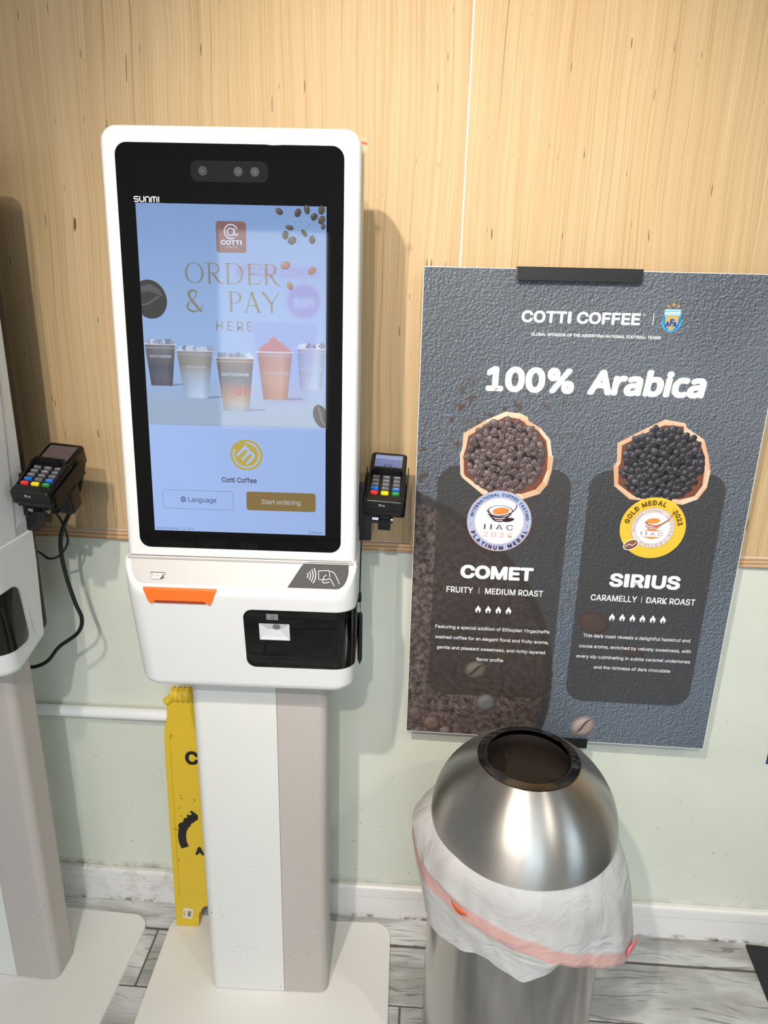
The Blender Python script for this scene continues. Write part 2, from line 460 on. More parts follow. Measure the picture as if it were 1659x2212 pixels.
def mat_plywood():
    s = NT('birch_plywood_vertical_grain'); g_ = s.N.new('ShaderNodeNewGeometry').outputs['Position']; r = s.objrand()
    x, y, z = s.xyz(g_)
    off = s.math('MULTIPLY', r, 11.0)
    wob = s.math('MULTIPLY', s.noise(s.comb(x, off, s.math('MULTIPLY', z, .7)), 2.2, 2), .05)
    X = s.math('ADD', x, wob)
    fine = s.noise(s.comb(s.math('MULTIPLY', X, 420.0), off, s.math('MULTIPLY', z, 2.2)), 1, 3, .6)
    mid = s.noise(s.comb(s.math('MULTIPLY', X, 85.0), off, s.math('MULTIPLY', z, .9)), 1, 4, .6)
    wide = s.noise(s.comb(s.math('MULTIPLY', X, 6.0), off, s.math('MULTIPLY', z, .5)), 1, 2, .5)
    c = s.mix(s.ss(mid, .3, .7), C(198, 169, 127), C(209, 182, 141))
    c = s.mix(s.math('MULTIPLY', s.ss(wide, .35, .65), .45), c, C(201, 170, 125))
    c = s.mix(s.math('MULTIPLY', s.ss(fine, .53, .68), .75), c, C(180, 146, 100))
    c = s.mix(s.math('MULTIPLY', s.ss(fine, .44, .30), .5), c, C(226, 205, 165))
    # long thin dark lines and short dark pores
    ln = s.ss(s.noise(s.comb(s.math('MULTIPLY', X, 150.0), off, s.math('MULTIPLY', z, .55)), 1, 2, .5), .70, .735)
    c = s.mix(s.math('MULTIPLY', ln, .55), c, C(140, 104, 66))
    pore = s.ss(s.noise(s.comb(s.math('MULTIPLY', X, 210.0), s.math('ADD', off, 5.0), s.math('MULTIPLY', z, 17.0)), 1, 1, .5), .755, .79)
    c = s.mix(s.math('MULTIPLY', pore, .9), c, C(84, 58, 38))
    s.set(Base_Color=c, Roughness=.5); s.b.inputs['Specular IOR Level'].default_value = .35
    s.bump(s.math('SUBTRACT', s.math('MULTIPLY', fine, .6), pore), .25, .0008); return s.m
def mat_trim():
    s = NT('pine_trim_horizontal_grain'); co_ = s.coord(); x, y, z = s.xyz(co_)
    sw = s.noise(s.comb(s.math('MULTIPLY', x, 1.7), 0.0, s.math('MULTIPLY', z, 8.0)), 1, 2)
    w = s.math('SINE', s.math('ADD', s.math('MULTIPLY', z, 700.0), s.math('MULTIPLY', sw, 26.0)))
    c = s.mix(s.ss(w, -.3, .9), C(212, 178, 136), C(178, 132, 92))
    s.set(Base_Color=c, Roughness=.5); return s.m
def mat_plaster():
    s = NT('pale_green_painted_plaster'); g_ = s.N.new('ShaderNodeNewGeometry').outputs['Position']; x, y, z = s.xyz(g_)
    n = s.noise(g_, 120, 4, .6); big = s.noise(g_, 4, 3)
    c = s.mix(s.ss(big, .3, .7), C(214, 219, 206), C(221, 225, 212))
    low = s.ss(z, .42, .08)
    sp = s.math('MULTIPLY', s.ss(s.noise(g_, 62, 3, .6), .68, .71), s.ss(z, .6, .1, .25, 1.0))
    c = s.mix(s.math('MULTIPLY', sp, .75), c, C(132, 128, 100))
    lw = s.math('MULTIPLY', s.ss(z, .122, .102), s.ss(s.noise(g_, 22, 4, .6), .38, .62)); lw = s.math('MULTIPLY', lw, s.ss(x, -.2, -.5, .35, 1.0)); c = s.mix(s.math('MULTIPLY', lw, .7), c, C(138, 124, 96))
    s.set(Base_Color=c, Roughness=.5); s.b.inputs['Specular IOR Level'].default_value = .4
    pit = s.ss(s.noise(g_, 170, 2, .5), .62, .75); s.bump(s.math('ADD', s.math('MULTIPLY', n, .5), pit), .35, .0016); return s.m
def mat_baseboard():
    s = NT('scuffed_white_baseboard'); g_ = s.N.new('ShaderNodeNewGeometry').outputs['Position']; x, y, z = s.xyz(g_)
    n = s.noise(g_, 26, 6, .7); fine = s.noise(g_, 130, 4, .6)
    west = s.ss(x, -.35, -.62)             # the stretch between the kiosks is the dirty one
    d = s.ss(n, .46, .62)
    d1 = s.math('MULTIPLY', s.math('MULTIPLY', d, west), .28)
    edge = s.math('MULTIPLY', s.ss(z, .016, .0), s.ss(n, .50, .66))
    chip = s.math('MULTIPLY', s.ss(fine, .62, .68), s.math('ADD', s.math('MULTIPLY', west, .35), .06))
    c = s.mix(d1, C(232, 231, 228), C(168, 156, 138))
    c = s.mix(edge, c, C(74, 62, 50)); c = s.mix(chip, c, C(120, 100, 80))
    s.set(Base_Color=c, Roughness=.4); s.bump(n, .12, .001); return s.m
MT['tile'] = mat_floor_tile(); MT['ply'] = mat_plywood(); MT['trim'] = mat_trim()
MT['plaster'] = mat_plaster(); MT['bboard'] = mat_baseboard()
MT['grout'] = plain('dark_grey_grout', C(104, 100, 94), .8, bump=(300, .4, .001))

# ------------------------------------------------------------------ structure: room shell
X0, X1, Y0, ZC = -3.0, 3.2, -5.0, 3.02
tag(bx('floor', X0-.1, X1+.1, Y0-.1, .1, -.08, -.003, MT['grout']), kind='structure')
floor = bpy.data.objects['floor']
PIT, TL, TW = .1545, .90, .1502
tg = G(); prism(tg, rrect(0, TL-.0045, 0, TW, .0015, 1), XY, -.006, 0, 0, .0012, 1); tile_me = fixn(tg.mesh('tile'))
for j in range(-1, 33):
    y1 = -.091-PIT*j
    if j == -1: y1 = -.091+PIT
    # row front edge / back edge; grout lines fall at y = -.089, -.2435 ...
    ya = -.0925-PIT*(j+1)+.0
    yb = ya+TW
    if yb > -.0: yb = -.0
    offx = {-1: -.45, 0: -.622, 1: 0.0}.get(j, (j*.317) % TL)
    k = -5
    while True:
        xa = offx+k*TL
        k += 1
        if xa+TL <= X0: continue
        if xa >= X1: break
        if j > 6 and False: break
        o = link('tile', tile_me, MT['tile'], floor, (xa, ya if j > -1 else -.0925, 0))
        sx = 1.0
        if xa < X0: o.location.x = X0; o.scale.x = (xa+TL-X0)/TL
        elif xa+TL > X1: o.scale.x = (X1-xa)/TL
        if j == -1: o.location.y = -.0885; o.scale.y = .0885/TW
        if ya < Y0: o.location.y = Y0; o.scale.y = (ya+TW-Y0)/TW
# walls
wb = tag(bx('wall_back', X0-.1, X1+.1, 0, .1, -.003, ZC+.05, MT['plaster']), kind='structure')
PZ = 1.0495
for k, (a, b) in enumerate(((-2.385, -1.168), (-1.165, .0535), (.0565, 1.276), (1.279, 2.498))):
    bx('plywood_panel', a, b, -.0098, -.0002, PZ, ZC, MT['ply'], wb, .0006)
bx('plywood_panel', X0+.001, -2.388, -.0098, -.0002, PZ, ZC, MT['ply'], wb, .0006)
bx('plywood_panel', 2.501, X1-.001, -.0098, -.0002, PZ, ZC, MT['ply'], wb, .0006)
bx('edge_batten', X0+.001, X1-.001, -.0135, -.0002, 1.0265, 1.0480, MT['trim'], wb, .001)
bx('caulk_line', X0+.001, X1-.001, -.0112, -.0002, 1.0480, 1.0495, MT['paperw'], wb)
bx('caulk_line', .0535, .0565, -.0090, -.0002, PZ+.0, ZC, MT['paperw'], wb)
wl = tag(bx('wall_left', X0-.1, X0, Y0-.1, 0, -.003, ZC+.05, MT['wallp']), kind='structure')
# right wall with window opening, front wall with window opening
def wall_with_hole(name, f3, a0, a1, h0, h1, wa0, wa1, wh0, wh1, d0, d1, mat):
    g = G()
    for (p, q, r_, s_) in ((a0, wa0, h0, h1), (wa1, a1, h0, h1), (wa0, wa1, h0, wh0), (wa0, wa1, wh1, h1)):
        prism(g, [(p, r_), (q, r_), (q, s_), (p, s_)], f3, d0, d1)
    return tag(link(name, fixn(g.mesh(name)), mat), kind='structure')
wall_with_hole('wall_front', XZ, X0-.1, X1+.1, -.003, ZC+.05, -.1, 1.6, .2, 2.5, Y0-.1, Y0, MT['wallp'])
wall_with_hole('wall_right', YZ, Y0, 0, -.003, ZC+.05, -3.6, -2.2, .6, 2.3, X1, X1+.1, MT['wallp'])
tag(bx('ceiling', X0-.1, X1+.1, Y0-.1, .1, ZC, ZC+.1, MT['ceil']), kind='structure')
# glazed windows
def mat_glass():
    s = NT('window_glass'); tr = s.N.new('ShaderNodeBsdfTransparent'); gl = s.N.new('ShaderNodeBsdfGlossy'); gl.inputs['Roughness'].default_value = .02
    mx = s.N.new('ShaderNodeMixShader'); fr = s.N.new('ShaderNodeFresnel'); fr.inputs[0].default_value = 1.3
    tr.inputs[0].default_value = (.93, .96, .97, 1)
    s.L.new(fr.outputs[0], mx.inputs[0]); s.L.new(tr.outputs[0], mx.inputs[1]); s.L.new(gl.outputs[0], mx.inputs[2])
    s.L.new(mx.outputs[0], s.N['Material Output'].inputs[0]); return s.m
MT['wglass'] = mat_glass()
w1 = G()
for a, b, c_, d_ in ((-.1, -.04, .2, 2.5), (1.54, 1.6, .2, 2.5), (-.04, 1.54, .2, .26), (-.04, 1.54, 2.44, 2.5), (.73, .78, .26, 2.44)):
    prism(w1, [(a, c_), (b, c_), (b, d_), (a, d_)], XZ, Y0-.07, Y0-.02)
wf = tag(link('window_1', fixn(w1.mesh('window_1')), MT['dark']), kind='structure')
bx('pane', -.04, 1.54, Y0-.05, Y0-.044, .26, 2.44, MT['wglass'], wf)
w2 = G()
for a, b, c_, d_ in ((-3.6, -3.54, .6, 2.3), (-2.26, -2.2, .6, 2.3), (-3.54, -2.26, .6, .66), (-3.54, -2.26, 2.24, 2.3), (-2.92, -2.88, .66, 2.24)):
    prism(w2, [(a, c_), (b, c_), (b, d_), (a, d_)], YZ, X1+.02, X1+.07)
wf2 = tag(link('window_2', fixn(w2.mesh('window_2')), MT['dark']), kind='structure')
bx('pane', X1+.044, X1+.05, -3.54, -2.26, .66, 2.24, MT['wglass'], wf2)
tag(bx('ground', -30, 30, -40, Y0-.1, -.3, -.1, plain('street_paving', C(150, 150, 148), .9)), kind='structure')
# baseboard with a stepped, rounded top moulding
bp = [(-.001, .0), (-.014, .0), (-.014, .066), (-.0165, .069), (-.0175, .076), (-.0175, .090), (-.0155, .0965), (-.011, .1003), (-.001, .1003)]
g = G(); prism(g, bp, YZ, X0+.001, X1-.001); me = sharp(g.mesh('baseboard_back'), 28)
tag(link('baseboard_back', me, MT['bboard']), kind='structure')
# white painted pipe rail on the wall between the kiosks
g = G(); tube(g, [(-1.9, -.0200, .574), (-.45, -.0200, .586)], .0138, 20)
rail = tag(link('pipe_rail', sharp(g.mesh('pipe_rail'), 50), MT['white_rim']), 'white round pipe running horizontally along the pale green wall between the kiosks', 'pipe')
for xx in (-1.5, -.50):
    g = G(); prism(g, rrect(xx-.012, xx+.012, .571, .590, .004), XZ, -.0195, -.0005); link('bracket', sharp(g.mesh('bracket')), MT['white_rim'], rail)

# ------------------------------------------------------------------ kiosk (built in its own frame, origin at floor under the column)
KO = Vector((-.317, -.21, 0))         # kiosk-frame point used as origin
TAU = radians(3.3156); SXc, SYc, SZc = -.3197-KO.x, -.2888-KO.y, 1.4308
def SP(u, v, d=0.0):                   # point on the tilted face: u right, v up, d backwards
    return (SXc+u, SYc+v*sin(TAU)+d*cos(TAU), SZc+v*cos(TAU)-d*sin(TAU))
def kx(x): return x-KO.x
def ky(y): return y-KO.y
def build_kiosk():
    root = empty('ordering_kiosk', (0, 0, 0))
    # base plate
    g = G(); prism(g, rrect(kx(-.598), kx(-.0357), ky(-.50), ky(-.0363), .042, 9), XY, 0, .009, 0, .0015, 2)
    link('base_plate', sharp(g.mesh('base_plate')), MT['plate'], root)
    # column: white left half, grey right half
    yf, yb, xl, xr, xs_ = ky(-.2341), ky(-.150), kx(-.4500), kx(-.1779), kx(-.278)
    ro = .020
    g = G(); prism(g, rrect(xl, xs_-.0004, yf, yb, [0, ro, ro, 0], 7), XY, .0105, 1.0)
    link('column_front_panel', sharp(g.mesh('column_front_panel')), MT['colw'], root)
    g = G(); prism(g, rrect(xs_+.0004, xr, yf, yb, [ro, 0, 0, ro], 7), XY, .0105, 1.0)
    cg = link('column_side_panel', sharp(g.mesh('column_side_panel')), MT['colg'], root); cg['label'] = 'warm grey right half of the column'
    g = G(); prism(g, rrect(xl+.002, xr-.002, yf+.002, yb-.002, ro, 5), XY, .009, .0110); link('column_gasket', sharp(g.mesh('column_gasket')), MT['backpl'], root)
    # housing: tilted front shell, upright rear shell, printer block
    g = G()
    prism(g, rrect(-.2005, .2005, -.325, .375, [.026, .026, .004, .004], 8), SP, 0, .07, .013, 0, 5)
    prism(g, rrect(SXc-.1985, SXc+.1985, 1.10, 1.8015, [.026, .026, 0, 0], 8), XZ, ky(-.262), ky(-.186), 0, .004, 2)
    # printer block as stacked plan outlines
    def plan(yf_, w, r, n=9):
        return rrect(SXc-w, SXc+w, yf_, ky(-.187), [0.003, 0.003, r, r], n)
    def zt(y):                          # sloping tray plane
        return min(1.0745+(y-ky(-.3365))*1.66, 1.1195)
    rings = []
    def zb(y, z0): return max(z0, z0+(y-ky(-.262))*.34)
    for (dy, ins, z0) in ((-.2960, .014, .8600), (-.3030, .0075, .8615), (-.3080, .0025, .8670), (-.3105, 0, .8750)):
        P = plan(ky(dy), .1985-ins, .034); rings.append([(x, y, zb(y, z0)) for x, y in P])
    P = plan(ky(-.3385), .2038, .038); rings.append([(x, y, 1.0565) for x, y in P])
    for (ins, dz) in ((.0, -.006), (.0012, -.0022), (.0045, 0.0)):
        P = plan(ky(-.340)+ins, .2038-ins, .038); rings.append([(x, y, zt(y)+dz) for x, y in P])
    n = len(rings[0]); v = [p for r_ in rings for p in r_]; f = []
    for j in range(len(rings)-1):
        for i in range(n): f.append((j*n+i, j*n+(i+1) % n, (j+1)*n+(i+1) % n, (j+1)*n+i))
    f.append(tuple(range(n))[::-1])
    # tray top: bridge left side to right side
    base = (len(rings)-1)*n; top = list(range(base, base+n))
    k = n//2
    ys = sorted(set(range(n)), key=lambda i: rings[-1][i][1])
    # triangulate by fan of the front arc pairs (outline is symmetric left/right)
    left = sorted([i for i in range(n) if rings[-1][i][0] < SXc], key=lambda i: (rings[-1][i][1], -rings[-1][i][0]))
    right = sorted([i for i in range(n) if rings[-1][i][0] >= SXc], key=lambda i: (rings[-1][i][1], rings[-1][i][0]))
    for a in range(len(left)-1): f.append((base+left[a], base+right[a], base+right[a+1], base+left[a+1]))
    g.add(v, f)
    hs = link('housing', sharp(g.mesh('housing'), 30), MT['white'], root)
    # seam line between the display head and the printer block
    g = G(); box(g, SXc-.1975, SXc+.1975, ky(-.3135), ky(-.30), 1.1175, 1.1190); link('seam', sharp(g.mesh('seam')), MT['tray'], hs)
    # inset tray surface
    tn = Vector((0, -1.66, 1)).normalized()
    def TP(x, y, d=0): return (x, y-d*tn.y*-1*-1, zt_raw(y)+d*tn.z)
    def zt_raw(y): return 1.0745+(y-ky(-.3355))*1.66
    def TR(x, y, d):                   # d = height above the tray plane
        return (x, y+tn.y*d, zt_raw(y)+.0012+tn.z*d)
    outl = rrect(SXc-.193, SXc+.193, ky(-.3335), ky(-.3085), [.0, .0, .026, .026], 9)
    g = G(); prism(g, outl, TR, -.002, .0006); link('tray_surface', sharp(g.mesh('tray_surface')), MT['tray'], hs)
    # contactless sticker on the tray
    g = G()
    cor = [(kx(-.1302)+0, ky(-.3092)), (kx(-.2000), ky(-.3092)), (kx(-.207), ky(-.3103)), (kx(-.2125), ky(-.3135)), (kx(-.2345), ky(-.3330))]
    cr = arcp(kx(-.150), ky(-.3330)+.016, .016, 270, 360, 8, 1.25)
    st_ = [cor[0], cor[1], cor[2], cor[3], cor[4]]+cr
    prism(g, st_, TR, .0006, .0011)
    stk = link('contactless_sticker', fixn(g.mesh('contactless_sticker')), MT['nfc'], root); stk['label'] = 'dark grey sticker with contactless and card-in-hand icon'
    g = G(); wcol = C(215, 215, 215)
    def TI(x, y, d): return TR(x, ky(-.3215)+(y)*.56, d)  # icon coordinates: metres across, up the slope
    ix = kx(-.186)
    for k_, r_ in enumerate((.006, .0105, .015, .0195)):
        line(g, arcp(ix-.016-.004, 0, r_, -38, 38, 10), .0016, TI, .0013, wcol)
    line(g, [(ix+.004, .008), (ix+.022, .009), (ix+.024, -.001)], .0011, TI, .0013, wcol)
    line(g, [(ix+.004, .008), (ix+.005, -.006), (ix+.012, -.006)], .0011, TI, .0013, wcol)
    line(g, smooth_path2([(ix+.022, .008), (ix+.030, .006), (ix+.036, -.002), (ix+.041, -.012)]), .0011, TI, .0013, wcol)
    line(g, smooth_path2([(ix+.018, .002), (ix+.013, -.003), (ix+.017, -.006), (ix+.024, -.004), (ix+.028, -.009), (ix+.033, -.016)]), .0011, TI, .0013, wcol)
    line(g, smooth_path2([(ix+.014, -.004), (ix+.012, -.010), (ix+.018, -.011), (ix+.024, -.009)]), .0011, TI, .0013, wcol)
    link('icon', g.mesh('icon', ink=True), INK, stk)
    # printer icon
    g = G(); px_ = kx(-.4615); gc = C(70, 72, 72)
    def TJ(x, y, d): return TR(x, ky(-.3270)+y*.56, d)
    line(g, [(px_-.012, .004), (px_-.013, .0065), (px_+.013, .0065), (px_+.013, .003), (px_+.009, .003)], .0011, TJ, .0009, gc)
    poly(g, [(px_-.009, .0035), (px_+.009, .0035), (px_+.006, -.0045), (px_-.011, -.0045)], TJ, .00085, C(238, 238, 238))
    line(g, [(px_-.009, .0035), (px_-.011, -.0045), (px_+.006, -.0045), (px_+.009, .0035)], .0009, TJ, .0009, gc)
    line(g, [(px_-.006, .001), (px_+.005, .001)], .0006, TJ, .0009, gc); line(g, [(px_-.007, -.0015), (px_+.003, -.0015)], .0006, TJ, .0009, gc)
    poly(g, [(px_+.009, .003), (px_+.012, -.002), (px_+.005, -.0052), (px_+.004, -.004)], TJ, .0009, gc)
    link('printer_icon', g.mesh('printer_icon', ink=True), INK, root)
    # orange receipt chute over the lip
    xa, xb, xc_, xd = kx(-.4845), kx(-.3570), kx(-.3700), kx(-.4735)
    yF = ky(-.3385)
    g = G()
    prism(g, [(xa, 1.0715), (xd-.004, 1.049), (xd-.001, 1.0455), (xd+.004, 1.0450), (xd+.006, 1.0485), (xd+.010, 1.0505), (xc_-.010, 1.0505), (xc_-.006, 1.0485), (xc_-.004, 1.0450), (xc_+.001, 1.0455), (xc_+.004, 1.049), (xb, 1.0715)], XZ, yF-.0022, yF+.004, .0006, 0, 2)
    v = [(xa, yF-.0020, 1.0712), (xb, yF-.0020, 1.0712), (xb+.0005, yF+.0012, 1.0745), (xa-.0005, yF+.0012, 1.0745)]
    v2 = [(x, y+.001, z-.003) for x, y, z in v]
    g.add(v+v2, [(0, 1, 2, 3), (4, 7, 6, 5), (0, 4, 5, 1), (1, 5, 6, 2), (2, 6, 7, 3), (3, 7, 4, 0)])
    ch = link('receipt_chute', sharp(g.mesh('receipt_chute')), MT['orange'], root); ch['label'] = 'orange receipt outlet'
    bx('slot', xd+.007, xc_-.007, yF-.0008, yF+.002, 1.0455, 1.0508, MT['dkorange'], ch)
    # black scanner window wrapping round the right front corner
    g = G(); S = []
    xL, xR_ = kx(-.3135), SXc+.2045
    R_ = .037; cyc = ky(-.3345)+R_; cxc = xR_-R_
    L1 = cxc-xL; arc = R_*pi/2; L2 = .040; TOT = L1+arc+L2
    def at(s_, z):
        yoff = (1.0565-z)/.1815*.0280
        tp_ = -(1.0565-z)*.029*min(1, s_/L1)
        if s_ < L1: return (xL+s_+tp_, ky(-.3393)+yoff*1.0, z)
        if s_ < L1+arc:
            a = (s_-L1)/R_; return (cxc+tp_+(R_+.0012)*sin(a), ky(-.3393)+yoff+(R_+.0)*(1-cos(a)), z)
        return (xR_+tp_+.0008, ky(-.3393)+yoff+R_+(s_-L1-arc), z)
    ztop, zbot, cr_ = 1.0365, .9130, .017
    ss_ = [cr_*(1-cos(pi/2*k/6)) for k in range(7)]+[L1*.3, L1*.6, L1]+[L1+arc*k/8 for k in range(1, 9)]+[L1+arc+L2-cr_+cr_*sin(pi/2*k/5) for k in range(6)]
    v = []; f = []
    for s_ in ss_:
        if s_ < cr_: q = cr_-sqrt(max(0, cr_**2-(cr_-s_)**2))
        elif s_ > TOT-cr_: q = cr_-sqrt(max(0, cr_**2-(s_-TOT+cr_)**2))
        else: q = 0
        lift = .004*max(0, (s_-L1)/arc) if s_ > L1 else 0
        for k in range(5): z = (zbot+q-lift*0)+(ztop-q-zbot-q)*k/4; v.append(at(s_, z))
    for i in range(len(ss_)-1):
        for k in range(4): f.append((i*5+k, (i+1)*5+k, (i+1)*5+k+1, i*5+k+1))
    g.add(v, f); me = g.mesh('scanner_window', smooth=True)
    sw = link('scanner_window', me, MT['glass'], root)
    sm = sw.modifiers.new('thick', 'SOLIDIFY'); sm.thickness = .0015; sm.offset = -1; sw.modifiers.new('shading', 'WEIGHTED_NORMAL').weight = 90
    sw['label'] = 'glossy black scanner window wrapping round the corner'
    # scanner lens: flat facets whose greys paint the shading of a white well
    yq = lambda z: ky(-.3393)+(1.0565-z)/.1815*.0280-.0008
    g = G(); x0, x1, z0, z1 = kx(-.2865), kx(-.2325), .9745, 1.0095
    o_ = [(x0, z0), (x1, z0), (x1, z1), (x0, z1)]; i_ = [(x0+.006, z0+.0075), (x1-.006, z0+.0075), (x1-.016, z1-.012), (x0+.016, z1-.012)]
    def Q(p, d=0): return (p[0], yq(p[1])-d, p[1])
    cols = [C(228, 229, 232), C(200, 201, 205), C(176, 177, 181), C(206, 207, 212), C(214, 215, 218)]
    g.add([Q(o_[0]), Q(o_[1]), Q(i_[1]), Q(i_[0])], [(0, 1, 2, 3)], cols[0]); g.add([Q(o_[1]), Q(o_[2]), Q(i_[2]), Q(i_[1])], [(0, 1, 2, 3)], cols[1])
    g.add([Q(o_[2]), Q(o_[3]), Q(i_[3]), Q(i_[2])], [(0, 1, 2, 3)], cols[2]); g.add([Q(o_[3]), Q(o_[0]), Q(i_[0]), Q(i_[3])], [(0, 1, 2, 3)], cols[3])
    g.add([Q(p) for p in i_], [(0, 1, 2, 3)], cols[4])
    g.add([Q((x0+.031+.007*cos(2*pi*k/20), z1-.0062+.0058*sin(2*pi*k/20)), .0003) for k in range(20)], [tuple(range(20))], C(105, 106, 108))
    link('scanner_lens', g.mesh('scanner_lens', ink=True), INK, sw)
    g = G(); rnd = random.Random(3); x = kx(-.2725)
    while x < kx(-.2530):
        w = rnd.choice((.0005, .0007, .0011)); z = 1.0175
        g.add([Q((x, z), .0002), Q((x+w, z), .0002), Q((x+w, z+.0125), .0002), Q((x, z+.0125), .0002)], [(0, 1, 2, 3)], C(165, 165, 168)); x += w+rnd.choice((.0006, .001))
    link('barcode_mark', g.mesh('barcode_mark', ink=True), INK, sw)
    # black glass front
    g = G(); prism(g, rrect(-.1758, .1748, -.2945, .3490, .0185, 8), SP, -.0012, .004, .0006, 0, 2)
    glass = link('glass_front', sharp(g.mesh('glass_front')), MT['glass'], root); glass['label'] = 'black glass front panel'
    g = G(); rpoly(g, -.0600, .0585, .2955, .3250, .0105, SP, -.0015, None)
    cw = link('camera_window', g.mesh('camera_window'), MT['lens'], glass)
    g = G()
    for cx_ in (-.0415, .0130, .0385):
        g = G()
        disc(g, cx_, .3103, .0068, .0068, SP, -.0018, C(24, 25, 28)); ring(g, cx_, .3103, .0068, .0062, SP, -.00185, C(38, 40, 43))
        disc(g, cx_, .3103, .0022, .0022, SP, -.0019, C(50, 53, 58))
        link('camera_lens', g.mesh('camera_lens', ink=True), INK, glass)
    # maker's mark: five rounded strokes letters
    g = G(); c0 = C(205, 205, 205); z0, z1 = .2652, .2720; w = .0016
    x = -.1495; d = -.0017; zm = (z0+z1)/2
    line(g, [(x+.0065, z1), (x+.001, z1), (x, z1-.001), (x, zm+.0006), (x+.001, zm), (x+.0055, zm), (x+.0065, zm-.001), (x+.0065, z0+.001), (x+.0055, z0), (x, z0)], w, SP, d, c0); x += .0088
    line(g, [(x, z1+.0008), (x, z0+.0015), (x+.0015, z0), (x+.005, z0), (x+.0065, z0+.0015), (x+.0065, z1+.0008)], w, SP, d, c0); x += .0088
    line(g, [(x, z0-.0008), (x, z1-.0015), (x+.0015, z1), (x+.005, z1), (x+.0065, z1-.0015), (x+.0065, z0-.0008)], w, SP, d, c0); x += .0088
    line(g, [(x, z0-.0008), (x, z1-.0015), (x+.0015, z1), (x+.0075, z1), (x+.009, z1-.0015), (x+.009, z0-.0008)], w, SP, d, c0)
    line(g, [(x+.0045, z1), (x+.0045, z0-.0008)], w, SP, d, c0); x += .0118
    line(g, [(x, z1+.0008), (x, z0-.0008)], w, SP, d, c0)
    link('maker_mark', g.mesh('maker_mark', ink=True), INK, glass)
    g = G()
    for a, b in ((-.141, -.081), (-.072, -.023), (-.001, .032)):
        x = a
        while x < b:
            for j in range(3): disc(g, x, -.2838-.0032*j, .0008, .0008, SP, -.0016, C(34, 34, 36), 6)
            x += .0038
    link('microphone_holes', g.mesh('microphone_holes', ink=True), INK, glass)['kind'] = 'stuff'
    build_screen(root)
    # dark back plate
    g = G(); prism(g, rrect(SXc-.185, SXc+.194, .893, 1.795, .02, 5), XZ, ky(-.186), ky(-.168)); link('back_plate', sharp(g.mesh('back_plate')), MT['backpl'], root)
    g = G(); prism(g, rrect(SXc-.10, SXc+.10, 1.0, 1.45, .01, 4), XZ, ky(-.168), ky(-.12)); link('rear_mount', sharp(g.mesh('rear_mount')), MT['backpl'], root)
    # speaker slots and service-door groove on the right flank
    g = G(); xs2 = SXc+.1988
    for k_ in range(13):
        t = -1+2*(k_+.5)/13; yy = ky(-.2225)+t*.021; hh = .024*sqrt(1-t*t)
        box(g, xs2, xs2+.0012, yy-.0004, yy+.0004, 1.119-hh+t*.006, 1.119+hh+t*.006)
    link('speaker_slots', sharp(g.mesh('speaker_slots')), MT['tray'], root)
    g = G(); gp = smooth_path([(0, -.246, 1.074), (0, -.236, 1.072), (0, -.226, 1.062), (0, -.224, 1.048), (0, -.231, 1.037), (0, -.239, 1.033), (0, -.236, .98), (0, -.229, .914)], 5)
    tube(g, [(SXc+.2020, ky(p.y), p.z) for p in gp], .0007, 5); link('door_groove', sharp(g.mesh('door_groove')), MT['tray'], root)
    # arm carrying the card reader
    g = G(); box(g, SXc+.196, SXc+.2090, ky(-.200), ky(-.184), 1.150, 1.232, .002); box(g, SXc+.200, SXc+.262, ky(-.196), ky(-.190), 1.155, 1.196, .001)
    box(g, SXc+.200, SXc+.222, ky(-.198), ky(-.170), 1.120, 1.160, .002)
    arm = link('reader_arm', sharp(g.mesh('reader_arm')), MT['blackm'], root)
    return root
def smooth_path2(pts, n=6):
    return [(p.x, p.y) for p in smooth_path([Vector((a, b, 0)) for a, b in pts], n)]

def cup(g, x, zt_, zb_, wt, wb, cols, d, ice=True, dome=None):
    wash = C(160, 182, 216); cols = [(q, tuple(c[i]*.84+wash[i]*.16 for i in range(3))+(1,)) for q, c in cols]
    """tapered plastic cup: rim, shaded drink, ice"""
    n = len(cols)
    rows = []
    for k, (q, cl) in enumerate(cols):
        z = zt_+(zb_-zt_)*q; w = wt+(wb-wt)*q; dk = tuple(v*.72 for v in cl[:3])+(1,)
        rows.append((z, w, cl, dk))
    for a, b, side in ((-1, -.35, 0), (-.35, .45, 1), (.45, 1, 2)):
        rr = []
        for z, w, cl, dk in rows:
            hi = tuple(min(1, v*1.12) for v in cl[:3])+(1,)
            ca, cb = (dk, cl) if side == 0 else (cl, hi) if side == 1 else (hi, dk)
            rr.append((z, x+w*a, x+w*b, ca, cb))
        bars(g, rr, SP, d)
    rpoly(g, x-wt*1.07, x+wt*1.07, zt_-.0012, zt_+.0012, .001, SP, d-2e-5, C(196, 205, 220))
    rpoly(g, x-wt*.98, x+wt*.98, zt_-.0062, zt_-.0055, .0003, SP, d-2e-5, C(185, 192, 205))
    if ice:
        rnd = random.Random(int(x*1e4))
        for k in range(9):
            cx_ = x+wt*(-.8+1.6*k/8)+rnd.uniform(-.002, .002); r_ = rnd.uniform(.004, .008); a = rnd.uniform(0, 1.5)
            P = [(cx_+r_*cos(a+i*pi/2), max(zt_, zt_+.003+r_*sin(a+i*pi/2))) for i in range(4)]
            cc = rnd.choice((C(190, 203, 225), C(150, 163, 188), C(128, 138, 160), C(205, 214, 230)))
            poly(g, P, SP, d-3e-5-k*1e-6, cc)
